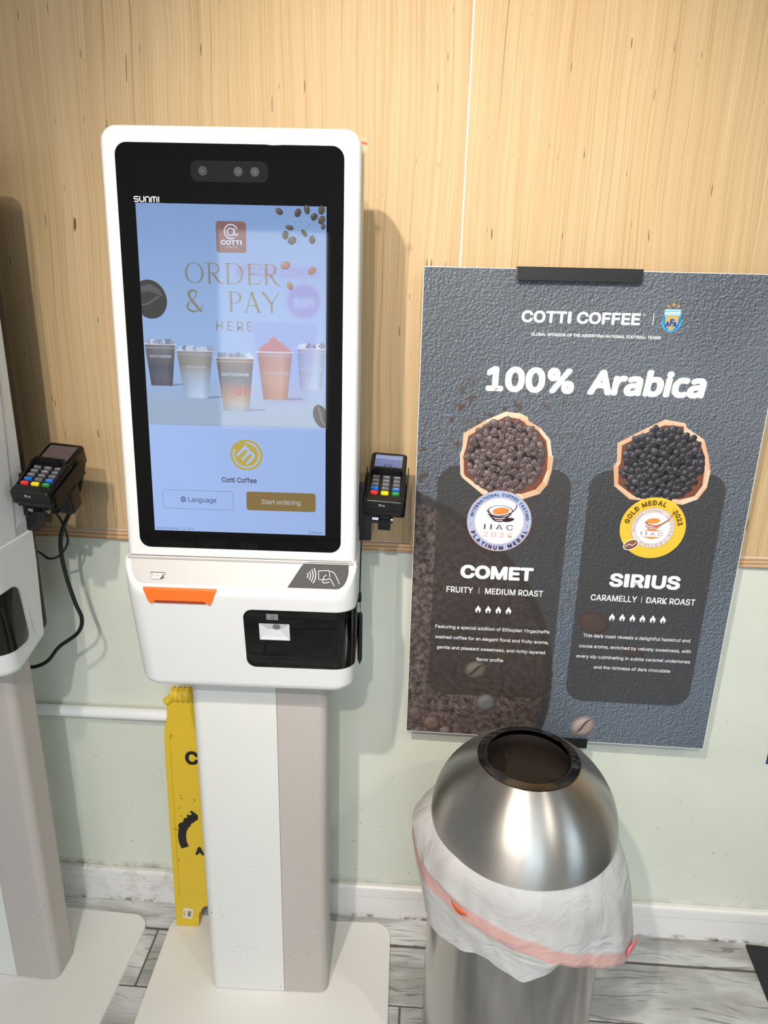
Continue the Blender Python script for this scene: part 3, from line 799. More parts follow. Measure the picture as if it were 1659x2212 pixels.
def serif(g, ch, x0, x1, z, h, d, col):
    """high-contrast roman capitals built from strokes"""
    W_ = x1-x0; T = .115*h; t = .045*h
    q = lambda a, b: (x0+a*W_, z+b*h)
    def stem(a, w=T, b0=0, b1=1): poly(g, [(x0+a*W_-w/2, z+b0*h), (x0+a*W_+w/2, z+b0*h), (x0+a*W_+w/2, z+b1*h), (x0+a*W_-w/2, z+b1*h)], SP, d, col)
    def bar(a, b, zz, w=t): poly(g, [(x0+a*W_, z+zz*h-w/2), (x0+b*W_, z+zz*h-w/2), (x0+b*W_, z+zz*h+w/2), (x0+a*W_, z+zz*h+w/2)], SP, d, col)
    def ser(a, b, zz): bar(a, b, zz, t*.7)
    if ch == 'O':
        v = []; f = []; n = 40
        for k in range(n+1):
            a = 2*pi*k/n; v += [SP(x0+W_/2+W_/2*cos(a), z+h/2+h*.51*sin(a), d), SP(x0+W_/2+(W_/2-T*.95)*cos(a), z+h/2+(h*.51-t*.8)*sin(a), d)]
        for k in range(n): f.append((2*k, 2*k+2, 2*k+3, 2*k+1))
        g.add(v, f, col)
    def bowl(xa, xb, za, zb_):
        v = []; f = []; n = 18; cz = z+(za+zb_)/2*h; rz = (zb_-za)/2*h; cx_ = x0+xa*W_; rx = (xb-xa)*W_
        for k in range(n+1):
            a = -pi/2+pi*k/n; ca = max(0, cos(a))**.8
            v += [SP(cx_+rx*ca, cz+rz*sin(a), d), SP(cx_+(rx-T*.95)*ca, cz+(rz-t*.85)*sin(a), d)]
        for k in range(n): f.append((2*k, 2*k+2, 2*k+3, 2*k+1))
        g.add(v, f, col)
    if ch == 'D': stem(.24); ser(0, .32, .985); ser(.0, .3, .015) if False else None; bar(.2, .5, .978, t*.85); bar(.2, .5, .022, t*.85); bowl(.48, 1.0, 0, 1)
    if ch == 'P': stem(.30); ser(0, .4, .985); bar(.3, .55, .978, t*.85); bar(.3, .55, .45, t*.85); bowl(.52, 1.0, .43, 1)
    if ch == 'R':
        stem(.22); ser(0, .3, .985); bar(.2, .42, .978, t*.85); bar(.2, .45, .50, t*.85); bowl(.42, .80, .48, 1)
        line(g, smooth_path2([q(.40, .50), q(.55, .34), q(.74, .10), q(.88, .01), q(1, 0)]), [T*1.0]*14+[T*.9, T*.8, T*.7, T*.6, T*.5, T*.5, T*.45, T*.4, T*.35, T*.3, T*.3], SP, d, col)
    if ch == 'E':
        stem(.28); ser(0, .35, .985); bar(.25, .92, .978, t); bar(.28, .85, .50, t*.9); bar(.25, .86, .022, t)
        line(g, [q(.92, 1), q(.96, .86)], t*.8, SP, d, col); line(g, [q(.84, .02), q(1, .22)], t*.9, SP, d, col)
    if ch == 'A':
        line(g, [q(.12, 0), q(.47, 1)], t*1.1, SP, d, col); line(g, [q(.44, 1.0), q(.84, 0)], T*1.1, SP, d, col); bar(.24, .70, .34, t*.9); ser(0, .2, .01); ser(.74, 1, .01)
    if ch == 'Y':
        line(g, [q(.10, 1), q(.58, .44)], T*1.1, SP, d, col); line(g, [q(.97, 1), q(.60, .46)], t*1.2, SP, d, col); stem(.58, T, 0, .47); ser(0, .16, .985)
    if ch == '&':
        line(g, smooth_path2([q(.98, .36), q(.90, .20), q(.74, .08), q(.50, 0), q(.24, .02), q(.05, .14), q(.03, .28), q(.14, .40), q(.40, .58), q(.56, .72), q(.60, .86), q(.50, .98), q(.34, 1.0), q(.18, .90), q(.14, .76), q(.24, .60), q(.45, .38), q(.70, .14), q(.90, 0)], 6), [t*.8]*13+[t*1.2]*6+[T*.9]*12+[T*.8]*12+[t]*12+[t*1.1]*6+[T*.8]*12+[T*1.15]*40, SP, d, col)

def build_screen(root):
    D0 = -.0014
    # lit background: gradient grid, photograph area above, plain panel below
    def bgc(u, v):
        a = C(128, 158, 206); b = C(152, 180, 224); c_ = C(158, 176, 202); low = C(160, 186, 236)
        if v < -.0790: return tuple(low[i]*(1-.06*(u/.148)) for i in range(3))+(1,)
        t = min(1, max(0, (.26-v)/.20)); base = [a[i]*(1-t)+b[i]*t for i in range(3)]
        t2 = min(1, max(0, (-.0-v)/.05)); base = [base[i]*(1-t2)+c_[i]*t2 for i in range(3)]
        return tuple(base)+(1,)
    g = G(); us = [-.148+.296*k/12 for k in range(13)]; vs = [-.2635, -.20, -.14, -.0791]
    vs2 = [-.0789, -.05, -.02, .0, .03, .07, .11, .15, .19, .23, .2635]
    for VS in (vs, vs2):
        v = [SP(u, w, D0) for w in VS for u in us]; c = [bgc(u, w) for w in VS for u in us]
        f = [(j*13+i, j*13+i+1, (j+1)*13+i+1, (j+1)*13+i) for j in range(len(VS)-1) for i in range(12)]
        g.add(v, f, c)
    scr = link('screen', g.mesh('screen', ink=True), LCD, root); scr['label'] = 'lit order-and-pay touchscreen in pale blue'
    d1, d2, d3 = D0-.0002, D0-.0003, D0-.0004
    # logo tile
    g = G(); rpoly(g, -.0241, .0229, .1935, .2395, .0045, SP, d1, C(134, 97, 95))
    wc = C(200, 214, 235)
    ring(g, -.0006, .2245, .0112, .0094, SP, d2, wc, 40, 1, 20, 300); ring(g, -.0012, .2240, .0062, .0044, SP, d2, wc)
    line(g, smooth_path2([(.0048, .2292), (.0050, .2210), (.0080, .2190), (.0099, .2225)]), .0018, SP, d2, wc)
    line(g, [(.0050, .2205), (-.0006, .2143)], .0001, SP, d2, wc)
    text(g, 'COTTI', -.0170, .0158, .2055, .0068, SP, d2, wc, .03); text(g, 'COFFEE', -.0095, .0092, .2003, .0030, SP, d2, C(176, 180, 200), .0)
    link('logo_tile', g.mesh('logo_tile', ink=True), LCD, scr)
    gold = C(134, 132, 116); g = G()
    for ch, a, b in (('O', -.0755, -.0459), ('R', -.0432, -.0144), ('D', -.0152, .0166), ('E', .0195, .0451), ('R', .0472, .0754)):
        serif(g, ch, a, b, .1466, .0312, d1, gold)
    serif(g, '&', -.0746, -.0481, .1038, .0320, d1, gold)
    for ch, a, b in (('P', -.0106, .0131), ('A', .0163, .0458), ('Y', .0443, .0736)): serif(g, ch, a, b, .1040, .0314, d1, gold)
    text(g, 'HERE', -.0288, .0297, .0748, .0148, SP, d1, gold, .0, spacing=1.35)
    link('headline', g.mesh('headline', ink=True), LCD, scr)
    # scattered beans
    g = G(); db, dd, dl = C(88, 80, 66), C(48, 42, 36), C(134, 126, 116)
    BE = [(.0752, .2551, .0062, .0045, -.6), (.1039, .2537, .0066, .0050, 1.2), (.1178, .2588, .0070, .0044, -1.3), (.1290, .2486, .0058, .0052, .6), (.1405, .2585, .0068, .0050, 1.4), (.1418, .2441, .0068, .0050, 1.1),
          (.0910, .2320, .0063, .0036, -.2), (.0842, .2211, .0066, .0050, 1.4), (.0945, .2135, .0070, .0058, .5), (.1259, .2151, .0062, .0050, -1.4), (.1135, .2245, .0068, .0034, -.9), (.1440, .2345, .0045, .0034, 1.3),
          (.0840, .1765, .0078, .0060, .3), (.1256, .1693, .0066, .0054, .7), (.0906, .1459, .0066, .0048, -1.2)]
    for k, (x, z, a, b, r_) in enumerate(BE):
        warm = k >= 12
        x = min(x, .1475-a); g = G()
        bean(g, x, z, a, b, r_, SP, d1-k*2e-6, C(150, 124, 100) if warm else db, C(120, 84, 66) if warm else dd, C(180, 164, 140) if warm else dl, k in (1, 3, 4, 7, 9, 10, 14))
        link('coffee_bean', g.mesh('coffee_bean', ink=True), LCD, scr)
    g = G()
    rnd = random.Random(5)
    for k in range(16):
        x, z = rnd.uniform(.098, .135), rnd.uniform(.217, .243); poly(g, [(x, z), (x+.0013, z+.0004), (x+.0005, z+.0016)], SP, d1, dd)
    link('bean_crumbs', g.mesh('bean_crumbs', ink=True), LCD, scr)['kind'] = 'stuff'; g = G()
    # big cropped beans at left and lower right edge
    def crop(pts, u0=-.1479, u1=.1479): return [(min(max(x, u0), u1), z) for x, z in pts]
    P = crop([(-.134+.0275*cos(a)*1.0-.002*sin(a), .1205+.0300*sin(a)) for a in [2*pi*k/36 for k in range(36)]])
    poly(g, P, SP, d1, C(70, 70, 68))
    poly(g, crop([(-.1479, .1400), (-.132, .1440), (-.118, .136), (-.1125, .125), (-.120, .128), (-.134, .133), (-.1479, .130)]), SP, d2, C(96, 94, 100))
    line(g, smooth_path2([(-.1475, .112), (-.138, .1135), (-.129, .119), (-.119, .1255)]), .0028, SP, d2, C(104, 100, 104))
    link('coffee_bean', g.mesh('coffee_bean', ink=True), LCD, scr); g = G()
    P = crop([(.1400+.0125*cos(a)-.004*sin(a), -.0585+.0190*sin(a)) for a in [2*pi*k/30 for k in range(30)]])
    poly(g, P, SP, d1, C(64, 60, 58)); line(g, smooth_path2([(.135, -.043), (.139, -.054), (.141, -.063), (.1472, -.074)]), [.003]*25, SP, d2, C(120, 108, 96))
    link('coffee_bean', g.mesh('coffee_bean', ink=True), LCD, scr)
    # five cold drinks
    g = G()
    A = C
    def cup_done(x):
        nonlocal g
        for x_, z, a, b in ((-.1217, .030, -.018, .018), (-.0655, .0145, -.016, .018), (.0, .0035, -.0225, .0225), (.065, .008, -.019, .022), (.124, .016, -.018, .018)):
            if abs(x_-x) < 1e-4: text(g, 'COTTI COFFEE', x+a, x+b, z, .0036 if x else .0046, SP, d3, A(196, 204, 220) if x in (0.0, -.1217) else A(186, 190, 205), .02)
        link('cold_drink', g.mesh('cold_drink', ink=True), LCD, scr); g = G()
    cup(g, -.1217, .051, -.0155, .0247, .0176, [(0, A(120, 110, 100)), (.35, A(92, 82, 80)), (.55, A(70, 62, 66)), (.8, A(86, 76, 78)), (1, A(78, 62, 62))], d1)
    cup_done(-.1217)
    cup(g, -.0655, .0420, -.0340, .0293, .0200, [(0, A(146, 144, 140)), (.3, A(150, 142, 124)), (.5, A(164, 172, 186)), (.75, A(172, 190, 218)), (1, A(186, 204, 232))], d1)
    cup_done(-.0655)
    cup(g, .0725-.0075, .0428, -.0330, .0285, .0195, [(0, A(184, 148, 124)), (.3, A(190, 150, 116)), (.6, A(194, 158, 124)), (1, A(176, 140, 108))], d1, False)
    poly(g, [(.038, .044), (.044, .053), (.054, .058), (.060, .066), (.065, .0675), (.070, .062), (.079, .056), (.087, .050), (.093, .044)], SP, d1-3e-5, A(186, 142, 138))
    cup_done(.0725-.0075)
    cup(g, .1240, .0500, -.0157, .0225, .0180, [(0, A(158, 168, 198)), (.4, A(160, 176, 210)), (.7, A(164, 178, 208)), (1, A(172, 186, 214))], d1)
    cup_done(.1240)
    cup(g, .0000, .0325, -.0537, .0306, .0213, [(0, A(150, 122, 84)), (.15, A(112, 96, 78)), (.4, A(92, 98, 104)), (.55, A(146, 112, 98)), (.72, A(172, 138, 100)), (.85, A(174, 164, 150)), (1, A(150, 160, 176))], d1-4e-5)
    for x in (.0045, .0190): ring(g, x, -.0220, .0055, .0030, SP, d3, A(186, 104, 100), 20)
    cup_done(.0000)
    for x, z, w in ((-.096, -.0150, .014), (-.035, -.0340, .014), (.032, -.0530, .018), (.098, -.0330, .014)):
        poly(g, [(x-w, z-.001), (x+w, z+.0015), (x+w*.8, z+.004), (x-w, z+.003)], SP, D0-.0001, A(128, 146, 178))
    link('cup_shadow', g.mesh('cup_shadow', ink=True), LCD, scr)['kind'] = 'stuff'
    # round logo and the controls below
    g = G(); yl = C(186, 168, 78); bgp = C(170, 194, 240)
    cx_, cz = .0148, -.1268; disc(g, cx_, cz, .0272, .0262, SP, d1, yl); ring(g, cx_, cz, .0223, .0198, SP, d2, bgp, 44, 1.03, 155, 455)
    ca, sa = cos(radians(-42)), sin(radians(-42))
    def rr(p): return [(cx_+x*ca-y*sa, cz+x*sa+y*ca) for x, y in p]
    line(g, rr([(-.0105, -.0115), (-.0105, .0118)]), .0042, SP, d3, bgp)
    line(g, rr(smooth_path2([(-.0105, .002), (-.009, .0068), (-.0048, .0088), (-.001, .0065), (0, .002), (0, -.0115)])), .0042, SP, d3, bgp)
    line(g, rr(smooth_path2([(0, .002), (.002, .0068), (.0058, .0088), (.0096, .0065), (.0105, .002), (.0105, -.0115)])), .0042, SP, d3, bgp)
    link('round_logo', g.mesh('round_logo', ink=True), LCD, scr)
    g = G(); tc = C(52, 56, 68)
    text(g, 'Cotti Coffee', -.0283, .0311, -.1745, .0085, SP, d1, tc, .016)
    o = rrect(-.1310, -.0094, -.2238, -.1906, .005, 6); i2 = inset(o, .0005)
    n = len(o); g.add([SP(x, z, d1) for x, z in o]+[SP(x, z, d1) for x, z in i2], [(k, (k+1) % n, n+(k+1) % n, n+k) for k in range(n)], C(96, 108, 140))
    text(g, 'Language', -.0869, -.0389, -.2113, .0085, SP, d1, tc, .0)
    gx, gz = -.0957, -.2070; ring(g, gx, gz, .0050, .0043, SP, d1, tc, 24); ring(g, gx, gz, .0050, .0043, SP, d1, tc, 24, .5, six=.42)
    for q in (-.0022, 0, .0022): line(g, [(gx-sqrt(.0048**2-q*q), gz+q), (gx+sqrt(.0048**2-q*q), gz+q)], .0006, SP, d1, tc)
    line(g, [(gx, gz-.0048), (gx, gz+.0048)], .0006, SP, d1, tc)
    rpoly(g, .0130, .1315, -.2224, -.1897, .0045, SP, d1, C(134, 112, 68)); text(g, 'Start ordering', .0391, .1051, -.2108, .0082, SP, d2, C(196, 200, 208), .0)
    text(g, 'Menusifu Kiosk 3.16.24.8', -.1442, -.0806, -.2610, .0040, SP, d1, C(96, 110, 146), .0)
    text(g, 'Refresh', .1252, .1438, -.2608, .0043, SP, d1, C(92, 104, 138), .0); ring(g, .1210, -.2588, .0024, .0018, SP, d1, C(92, 104, 138), 16, 1, 20, 330)
    link('controls', g.mesh('controls', ink=True), LCD, scr)

def kworld(x, y, z=0, a=radians(1.5811), ox=0, oy=0): return (x*cos(a)-y*sin(a)+ox, x*sin(a)+y*cos(a)+oy, z)
K1 = build_kiosk()
K1.location = kworld(KO.x, KO.y); K1.rotation_euler = (0, 0, radians(1.5811))
tag(K1, 'white self-order kiosk with a lit order-and-pay touchscreen, standing in the middle', 'kiosk', 'self-order kiosks along the wall')
K2 = dup(K1)
A2 = radians(-1.988)
K2.location = kworld(KO.x, KO.y, 0, A2, -.6179, -.0294); K2.rotation_euler = (0, 0, A2)
tag(K2, 'white kiosk cut off by the left picture edge, seen from its flank', 'kiosk', 'self-order kiosks along the wall')

# ------------------------------------------------------------------ card readers
def build_reader(W_=.074, L_=.148):
    r = empty('card_reader', (0, 0, 0))
    s = L_/.165
    # local frame: x across, y away from the user along the top face, z up from that face
    g = G()
    prism(g, rrect(-W_/2, W_/2, .0, L_*.62, .009, 5), XY, -.040*s, -.001, .004, .003, 3)     # keypad half
    prism(g, rrect(-W_*.47, W_*.47, L_*.55, L_, .008, 5), XY, -.036*s, .0035, .004, .003, 3)  # display half
    body = link('body', sharp(g.mesh('body')), MT['black'], r)
    # raised privacy rim round the keypad
    g = G(); hh = .011
    prof = [(-W_/2+.0035, .018), (-W_/2+.0035, L_*.50), (-W_/2+.009, L_*.565), (W_/2-.009, L_*.565), (W_/2-.0035, L_*.50), (W_/2-.0035, .018)]
    inn = [(-W_/2+.0075, .018), (-W_/2+.0075, L_*.48), (-W_/2+.012, L_*.535), (W_/2-.012, L_*.535), (W_/2-.0075, L_*.48), (W_/2-.0075, .018)]
    hts = [.001, hh*1.05, hh*1.35, hh*1.35, hh*1.05, .001]
    v = []; f = []
    for k in range(6):
        v += [(prof[k][0], prof[k][1], -.002), (prof[k][0], prof[k][1], hts[k]), (inn[k][0], inn[k][1], hts[k]), (inn[k][0], inn[k][1], -.002)]
    for k in range(5):
        for j in range(3): f.append((4*k+j, 4*k+j+1, 4*k+4+j+1, 4*k+4+j))
    f += [(0, 1, 2, 3), (20, 23, 22, 21)]
    g.add(v, f); link('privacy_rim', sharp(g.mesh('privacy_rim'), 50), MT['black'], r)
    # chin with card slot
    g = G(); prism(g, rrect(-W_/2+.001, W_/2-.001, -.0325*s, .002, .006, 4), XZ, -.006, .012, .004, 0, 3)
    chin = link('chin', sharp(g.mesh('chin')), MT['black'], r)
    bx('card_slot', -W_*.36, W_*.36, -.0066, -.004, -.0225*s, -.0195*s, plain('slot_black', C(2, 2, 2), .6) if 'slot' not in MT else MT['slot'], chin)
    g = G()
    ring(g, -.006, -.006, .0001, .00005, XZ, -.0066, C(200, 200, 200), 6)
    o = rrect(-.0085, -.0035, -.0095, -.0045, .001, 3); i2 = inset(o, .0007); n = len(o)
    g.add([(x, -.0064, z) for x, z in o]+[(x, -.0064, z) for x, z in i2], [(k, (k+1) % n, n+(k+1) % n, n+k) for k in range(n)], C(205, 205, 205))
    line(g, [(-.006, -.0045), (-.006, -.007)], .0008, XZ, -.0064, C(205, 205, 205)); line(g, [(-.0035, -.007), (-.006, -.007)], .0008, XZ, -.0064, C(205, 205, 205))
    ring(g, .0005, -.0080, .0020, .0012, XZ, -.0064, C(205, 205, 205), 12)
    link('card_icon', g.mesh('card_icon', ink=True), INK, chin)
    # keys
    kw, kh = .0140, .0066
    rows = [['keyg']*3, ['keyg']*3, ['keyg']*3, ['keyb', 'keyg', 'keyb'], ['keyr', 'keyy', 'keygr']]
    lab = [['1 ,.', '2 abc', '3 def'], ['4 ghi', '5 jkl', '6 mno'], ['7 pqrs', '8 tuv', '9 wxyz'], ['F', '0 .-', 'ALPHA'], ['x', '<', '']]
    for j, row in enumerate(rows):
        for i, mk in enumerate(row):
            x = (i-1)*.0198; y = L_*.465-.0118*j-(.0012 if j == 4 else 0)
            h = kh+(.0012 if j == 4 else 0)
            g = G(); prism(g, rrect(x-kw/2, x+kw/2, y-h/2, y+h/2, .0018, 3), XY, -.002, .0032, 0, .0012, 2)
            k_ = link('key', sharp(g.mesh('key')), MT[mk], r)
            g = G()
            if lab[j][i]: text(g, lab[j][i], x-kw*.32, x+kw*.32 if len(lab[j][i]) > 1 else None, y-.0015, .0030, XY, .0034, C(225, 225, 225) if mk != 'keyy' else C(40, 40, 40), .0)
            else: line(g, [(x+.003, y+.0015), (x+.003, y-.0007), (x-.003, y-.0007), (x-.0015, y+.0008)], .0007, XY, .0034, C(230, 230, 230))
            link('key_legend', g.mesh('key_legend', ink=True), INK, k_)
    # display
    g = G(); prism(g, rrect(-W_*.42, W_*.42, L_*.585, L_*.965, .003, 3), XY, .003, .0048, 0, .0008, 2); bez = link('display_glass', sharp(g.mesh('display_glass')), MT['glass'], r)
    return r
def screen_on(r, W_=.074, L_=.148):
    g = G(); x0, x1, y0, y1 = -W_*.355, W_*.355, L_*.60, L_*.925
    bars(g, [(y0, x0, x1, C(96, 108, 150), C(108, 120, 160)), (y0+(y1-y0)*.72, x0, x1, C(112, 126, 172), C(122, 134, 176)), (y0+(y1-y0)*.74, x0, x1, C(148, 160, 200), C(150, 160, 196)), (y1, x0, x1, C(146, 158, 200), C(150, 160, 196))], XY, .0050)
    o = link('display_image', g.mesh('display_image', ink=True), LCD, [c for c in r.children if c.name.startswith('display_glass')][0])
    g = G(); ring(g, -.001, y0+.012, .0052, .0044, XY, .0052, C(32, 36, 52), 24, 1.5); ring(g, -.001, y0+.012, .0030, .0024, XY, .0052, C(32, 36, 52), 24, 1.9)
    line(g, [(.008, y0+.008), (.019, y0+.0085)], .0016, XY, .0052, C(60, 64, 84)); line(g, [(x0+.002, y1-.002), (x1-.004, y1-.002)], .0009, XY, .0052, C(90, 96, 130))
    for q in range(4): line(g, [(x1-.007, y1-.012-.007*q), (x1-.002, y1-.012-.007*q)], .001, XY, .0052, C(80, 86, 110))
    link('display_mark', g.mesh('display_mark', ink=True), LCD, o.parent)
def cradle(r, W_=.074, L_=.148):
    g = G(); box(g, -W_*.46, W_*.52, .004, L_*.72, -.041, -.0375, .001)
    box(g, W_*.52, W_*.545, L_*.05, L_*.80, -.041, -.008, .0005); box(g, -W_*.56, -W_*.535, L_*.25, L_*.78, -.041, -.010, .0005); box(g, -W_*.55, -W_*.45, L_*.25, L_*.72, -.041, -.0375, .001)
    c_ = link('cradle', sharp(g.mesh('cradle')), MT['blackm'], r)
    g = G(); box(g, -.008, -.0055, .002, .03, -.068, -.040, .0005); box(g, .012, .0145, .002, .03, -.068, -.040, .0005); box(g, -.0085, .015, .003, .006, -.072, -.050, .0005)
    tube(g, [(-.0085, .012, -.072), (.015, .012, -.072)], .007, 12)
    hg = link('hinge', sharp(g.mesh('hinge'), 40), MT['blackm'], r)
    for x0, x1 in ((-.020, -.008), (.0145, .0185)):
        g = G(); tube(g, [(x0, .010, -.052), (x1, .010, -.052)], .0042, 6 if x0 < 0 else 14); link('bolt', sharp(g.mesh('bolt')), MT['steelb'], hg)
def setpose(o, loc, yaw, pt, ro):
    Rm = Matrix.Rotation(radians(yaw), 3, 'Z') @ Matrix.Rotation(radians(pt), 3, 'X') @ Matrix.Rotation(radians(ro), 3, 'Y')
    o.location = loc; o.rotation_euler = Rm.to_euler()
MT['slot'] = plain('slot_black', C(2, 2, 2), .6)
R1 = build_reader(); cradle(R1)
R2 = dup(R1)
setpose(R1, (-.0684, -.2243, 1.2086), -.99, 20.6, 3.06)
setpose(R2, (-.693, -.2857, 1.2185), -3.09, 20.5, 4.16)
tag(R1, 'black card reader with lit screen mounted on the right side of the middle kiosk', 'card reader', 'card readers beside the kiosks')
tag(R2, 'black card reader with blank screen, beside the left kiosk', 'card reader', 'card readers beside the kiosks')
screen_on(R1)
dg2 = [c for c in R2.children if c.name.startswith('display_glass')][0]
g = G(); prism(g, rrect(-.0265, .0265, .0888, .1370, .001, 2), XY, .0049, .0051); link('display_image', sharp(g.mesh('display_image')), plain('unlit_display', C(92, 82, 82), .12), dg2)
# connector housing under the left reader
g = G(); prism(g, rrect(.008, .042, .045, .085, .006, 4), XY, -.086, -.036, .004, .004, 3); link('connector_cover', sharp(g.mesh('connector_cover')), MT['black'], R2)

# cables
def cable(name, pts, r, label, cat='cable', n=8):
    g = G(); tube(g, smooth_path(pts, n), r, 10); me = g.mesh(name, smooth=True)
    return tag(link(name, fixn(me), MT['rubber']), label, cat)
Yc = -.125
cable('power_cable', [(-.667, -.13, 1.232), (-.676, Yc, 1.205), (-.688, Yc, 1.165), (-.711, Yc, 1.122), (-.732, Yc, 1.080), (-.738, Yc, 1.038), (-.733, Yc, .981), (-.721, Yc, .923), (-.711, Yc, .886), (-.724, Yc, .852), (-.769, Yc, .816), (-.797, Yc, .782), (-.823, Yc, .766), (-.85, Yc, .763), (-.90, Yc, .775)], .0042,
      'thick black cable hanging from the left card reader and curling back under the left kiosk')
cable('thin_cable', [(-.785, Yc-.03, 1.125), (-.787, Yc-.02, 1.056), (-.782, Yc, 1.034), (-.766, Yc, 1.022), (-.743, Yc, 1.029), (-.729, Yc+.008, 1.049), (-.725, Yc+.008, 1.070), (-.729, Yc, 1.105), (-.738, Yc-.01, 1.135)], .0022,
      'thin black cable looping below the left card reader')
g = G(); cp = smooth_path([(-.1075, -.205, 1.228), (-.1080, -.25, 1.20), (-.1072, -.25, 1.146), (-.1070, -.25, 1.09), (-.1077, -.25, 1.036)], 8)
cable('lanyard_cord', [(-.1085, -.235, 1.232), (-.1070, -.248, 1.19), (-.1080, -.25, 1.165), (-.1060, -.25, 1.146), (-.1068, -.25, 1.09), (-.1075, -.25, 1.036)], .0013, 'thin dark cord hanging beside the right edge of the middle kiosk', 'cord')
st = empty('stylus', (-.106, -.25, .885), 0, 'black stylus pen dangling on its cord at the right edge of the middle kiosk', 'stylus')
g = G(); tube(g, [(0, 0, 0), (0, 0, .010), (0, 0, .014), (-.0002, 0, .10), (-.0002, 0, .108), (-.0002, 0, .1105)], [.0006, .0040, .0046, .0046, .0040, .002], 12); link('barrel', sharp(g.mesh('barrel'), 60), MT['black'], st)
g = G(); tube(g, [(-.0005, 0, .110), (0, 0, .125), (-.001, 0, .134), (-.0005, 0, .110)], .0004, 5); link('loop', g.mesh('loop', True), MT['rubber'], st)
g = G(); tube(g, [(-.001, 0, .131), (-.001, 0, .135), (-.001, 0, .149), (-.001, 0, .152)], [.0018, .0030, .0028, .0016], 10); link('clasp', sharp(g.mesh('clasp'), 60), MT['black'], st)

# little strip of tape with a red bar sticking out of the kiosk's flank
tp = G(); ft = []
tp.add([(0, 0, 0), (.010, .002, -.0025), (.012, .002, -.018), (0, 0, -.024)], [(0, 1, 2, 3)])
def mat_tape():
    s = NT('clear_tape'); s.set(Base_Color=C(225, 205, 160), Roughness=.3, Alpha=.16); return s.m
tape = tag(link('tape_strip', tp.mesh('tape_strip'), mat_tape(), None, (-.1135, -.262, 1.794)), 'scrap of clear tape with a red bar at the kiosk\'s top right edge', 'tape')
sm = tape.modifiers.new('thick', 'SOLIDIFY'); sm.thickness = .0003
g = G(); prism(g, [(.0005, -.0065), (.0095, -.0085), (.0090, -.0115), (.0005, -.0095)], XZ, -.0006, -.0003); link('red_bar', fixn(g.mesh('red_bar')), plain('red_print', C(215, 60, 60), .5), tape)

# ------------------------------------------------------------------ wet-floor sign leaning on the wall behind the middle kiosk
SH = .672
sg = empty('caution_sign', (-.4405, -.088, .0095)); sg.rotation_euler = (radians(-2.8), 0, radians(.6))
tag(sg, 'folded yellow caution floor sign leaning on the wall behind the middle kiosk', 'floor sign')
def sign_outline():
    # feet, arch between them, tapered sides with a shoulder
    L = [(-.139, .004), (-.136, .0), (-.086, .0), (-.080, .005)]
    arch = [(-.078, .04), (-.066, .062), (-.045, .070)]
    half = L+arch
    right = [(-x, z) for x, z in reversed(half)]
    topR = [(.140, .45), (.139, .552), (.135, .575), (.130, .600), (.128, .640), (.118, .648)]
    topL = [(-x, z) for x, z in reversed(topR)]
    return half+right+topR+topL
for k, yy in enumerate((0.0, .0135)):
    g = G(); prism(g, sign_outline(), XZ, yy, yy+.011, .002, .002, 2)
    link('panel', sharp(g.mesh('panel')), MT['yellow'], sg)
g = G(); o = rrect(-.127, .127, .082, .555, .012, 5); i2 = inset(o, .0018); n = len(o)
v = [(x, -.0002, z) for x, z in inset(o, -.001)]+[(x, -.0016, z) for x, z in o]+[(x, -.0016, z) for x, z in i2]+[(x, -.0002, z) for x, z in inset(i2, .001)]
g.add(v, [(j*n+k, j*n+(k+1) % n, (j+1)*n+(k+1) % n, (j+1)*n+k) for j in range(3) for k in range(n)]); link('embossed_frame', sharp(g.mesh('embossed_frame')), MT['yellow'], sg)
g = G(); tube(g, [(-.116, .009, .655), (.116, .009, .655)], .0165, 16); tube(g, [(-.131, .004, .636), (-.118, .004, .648), (-.1, .004, .650)], .010, 10)
for k in range(6): tube(g, [(-.116+k*.012, .009, .655), (-.112+k*.012, .009, .655)], .0185, 16)
link('hinge', sharp(g.mesh('hinge'), 40), MT['yellow'], sg)
g = G(); bk = C(22, 20, 16)
text(g, 'CAUTION', -.0915, .1100, .478, .036, XZ, -.0006, bk, .04)
link('lettering', g.mesh('lettering', ink=True), LBL, sg); g = G()
line(g, arcp(-.040, .270, .070, 118, 205, 14), [.020]*15, XZ, -.0006, bk); link('warning_symbol', g.mesh('warning_symbol', ink=True), LBL, sg); g = G()
text(g, 'CAU', -.104, None, .285, .025, XZ, -.0007, bk, .05, rot=radians(52))
link('lettering', g.mesh('lettering', ink=True), LBL, sg); g = G()
text(g, 'AREA', -.079, None, .222, .024, XZ, -.0006, bk, .05)
lt = link('lettering', g.mesh('lettering', ink=True), LBL, sg)
g = G(); ca, sa = cos(radians(-10)), sin(radians(-10))
def RS(x, z, d): return (-.1065+x*ca-z*sa, d, .0415+x*sa+z*ca)
prism(g, rrect(-.0125, .0125, -.0155, .0155, .002, 3), RS, -.0004, -.0010, c=C(226, 220, 200))
rnd = random.Random(2); z = -.0095
while z < .0085:
    w = rnd.choice((.0005, .0008, .0012)); poly(g, [(-.0005, z), (.0085, z), (.0085, z+w), (-.0005, z+w)], RS, -.0012, C(50, 44, 36)); z += w+rnd.choice((.0005, .0008))
for q in range(2): line(g, [(-.0070-.003*q, -.010), (-.0070-.003*q, .008-.006*q)], .0012, RS, -.0012, C(110, 100, 80))
link('barcode_sticker', g.mesh('barcode_sticker', ink=True), INK, sg)

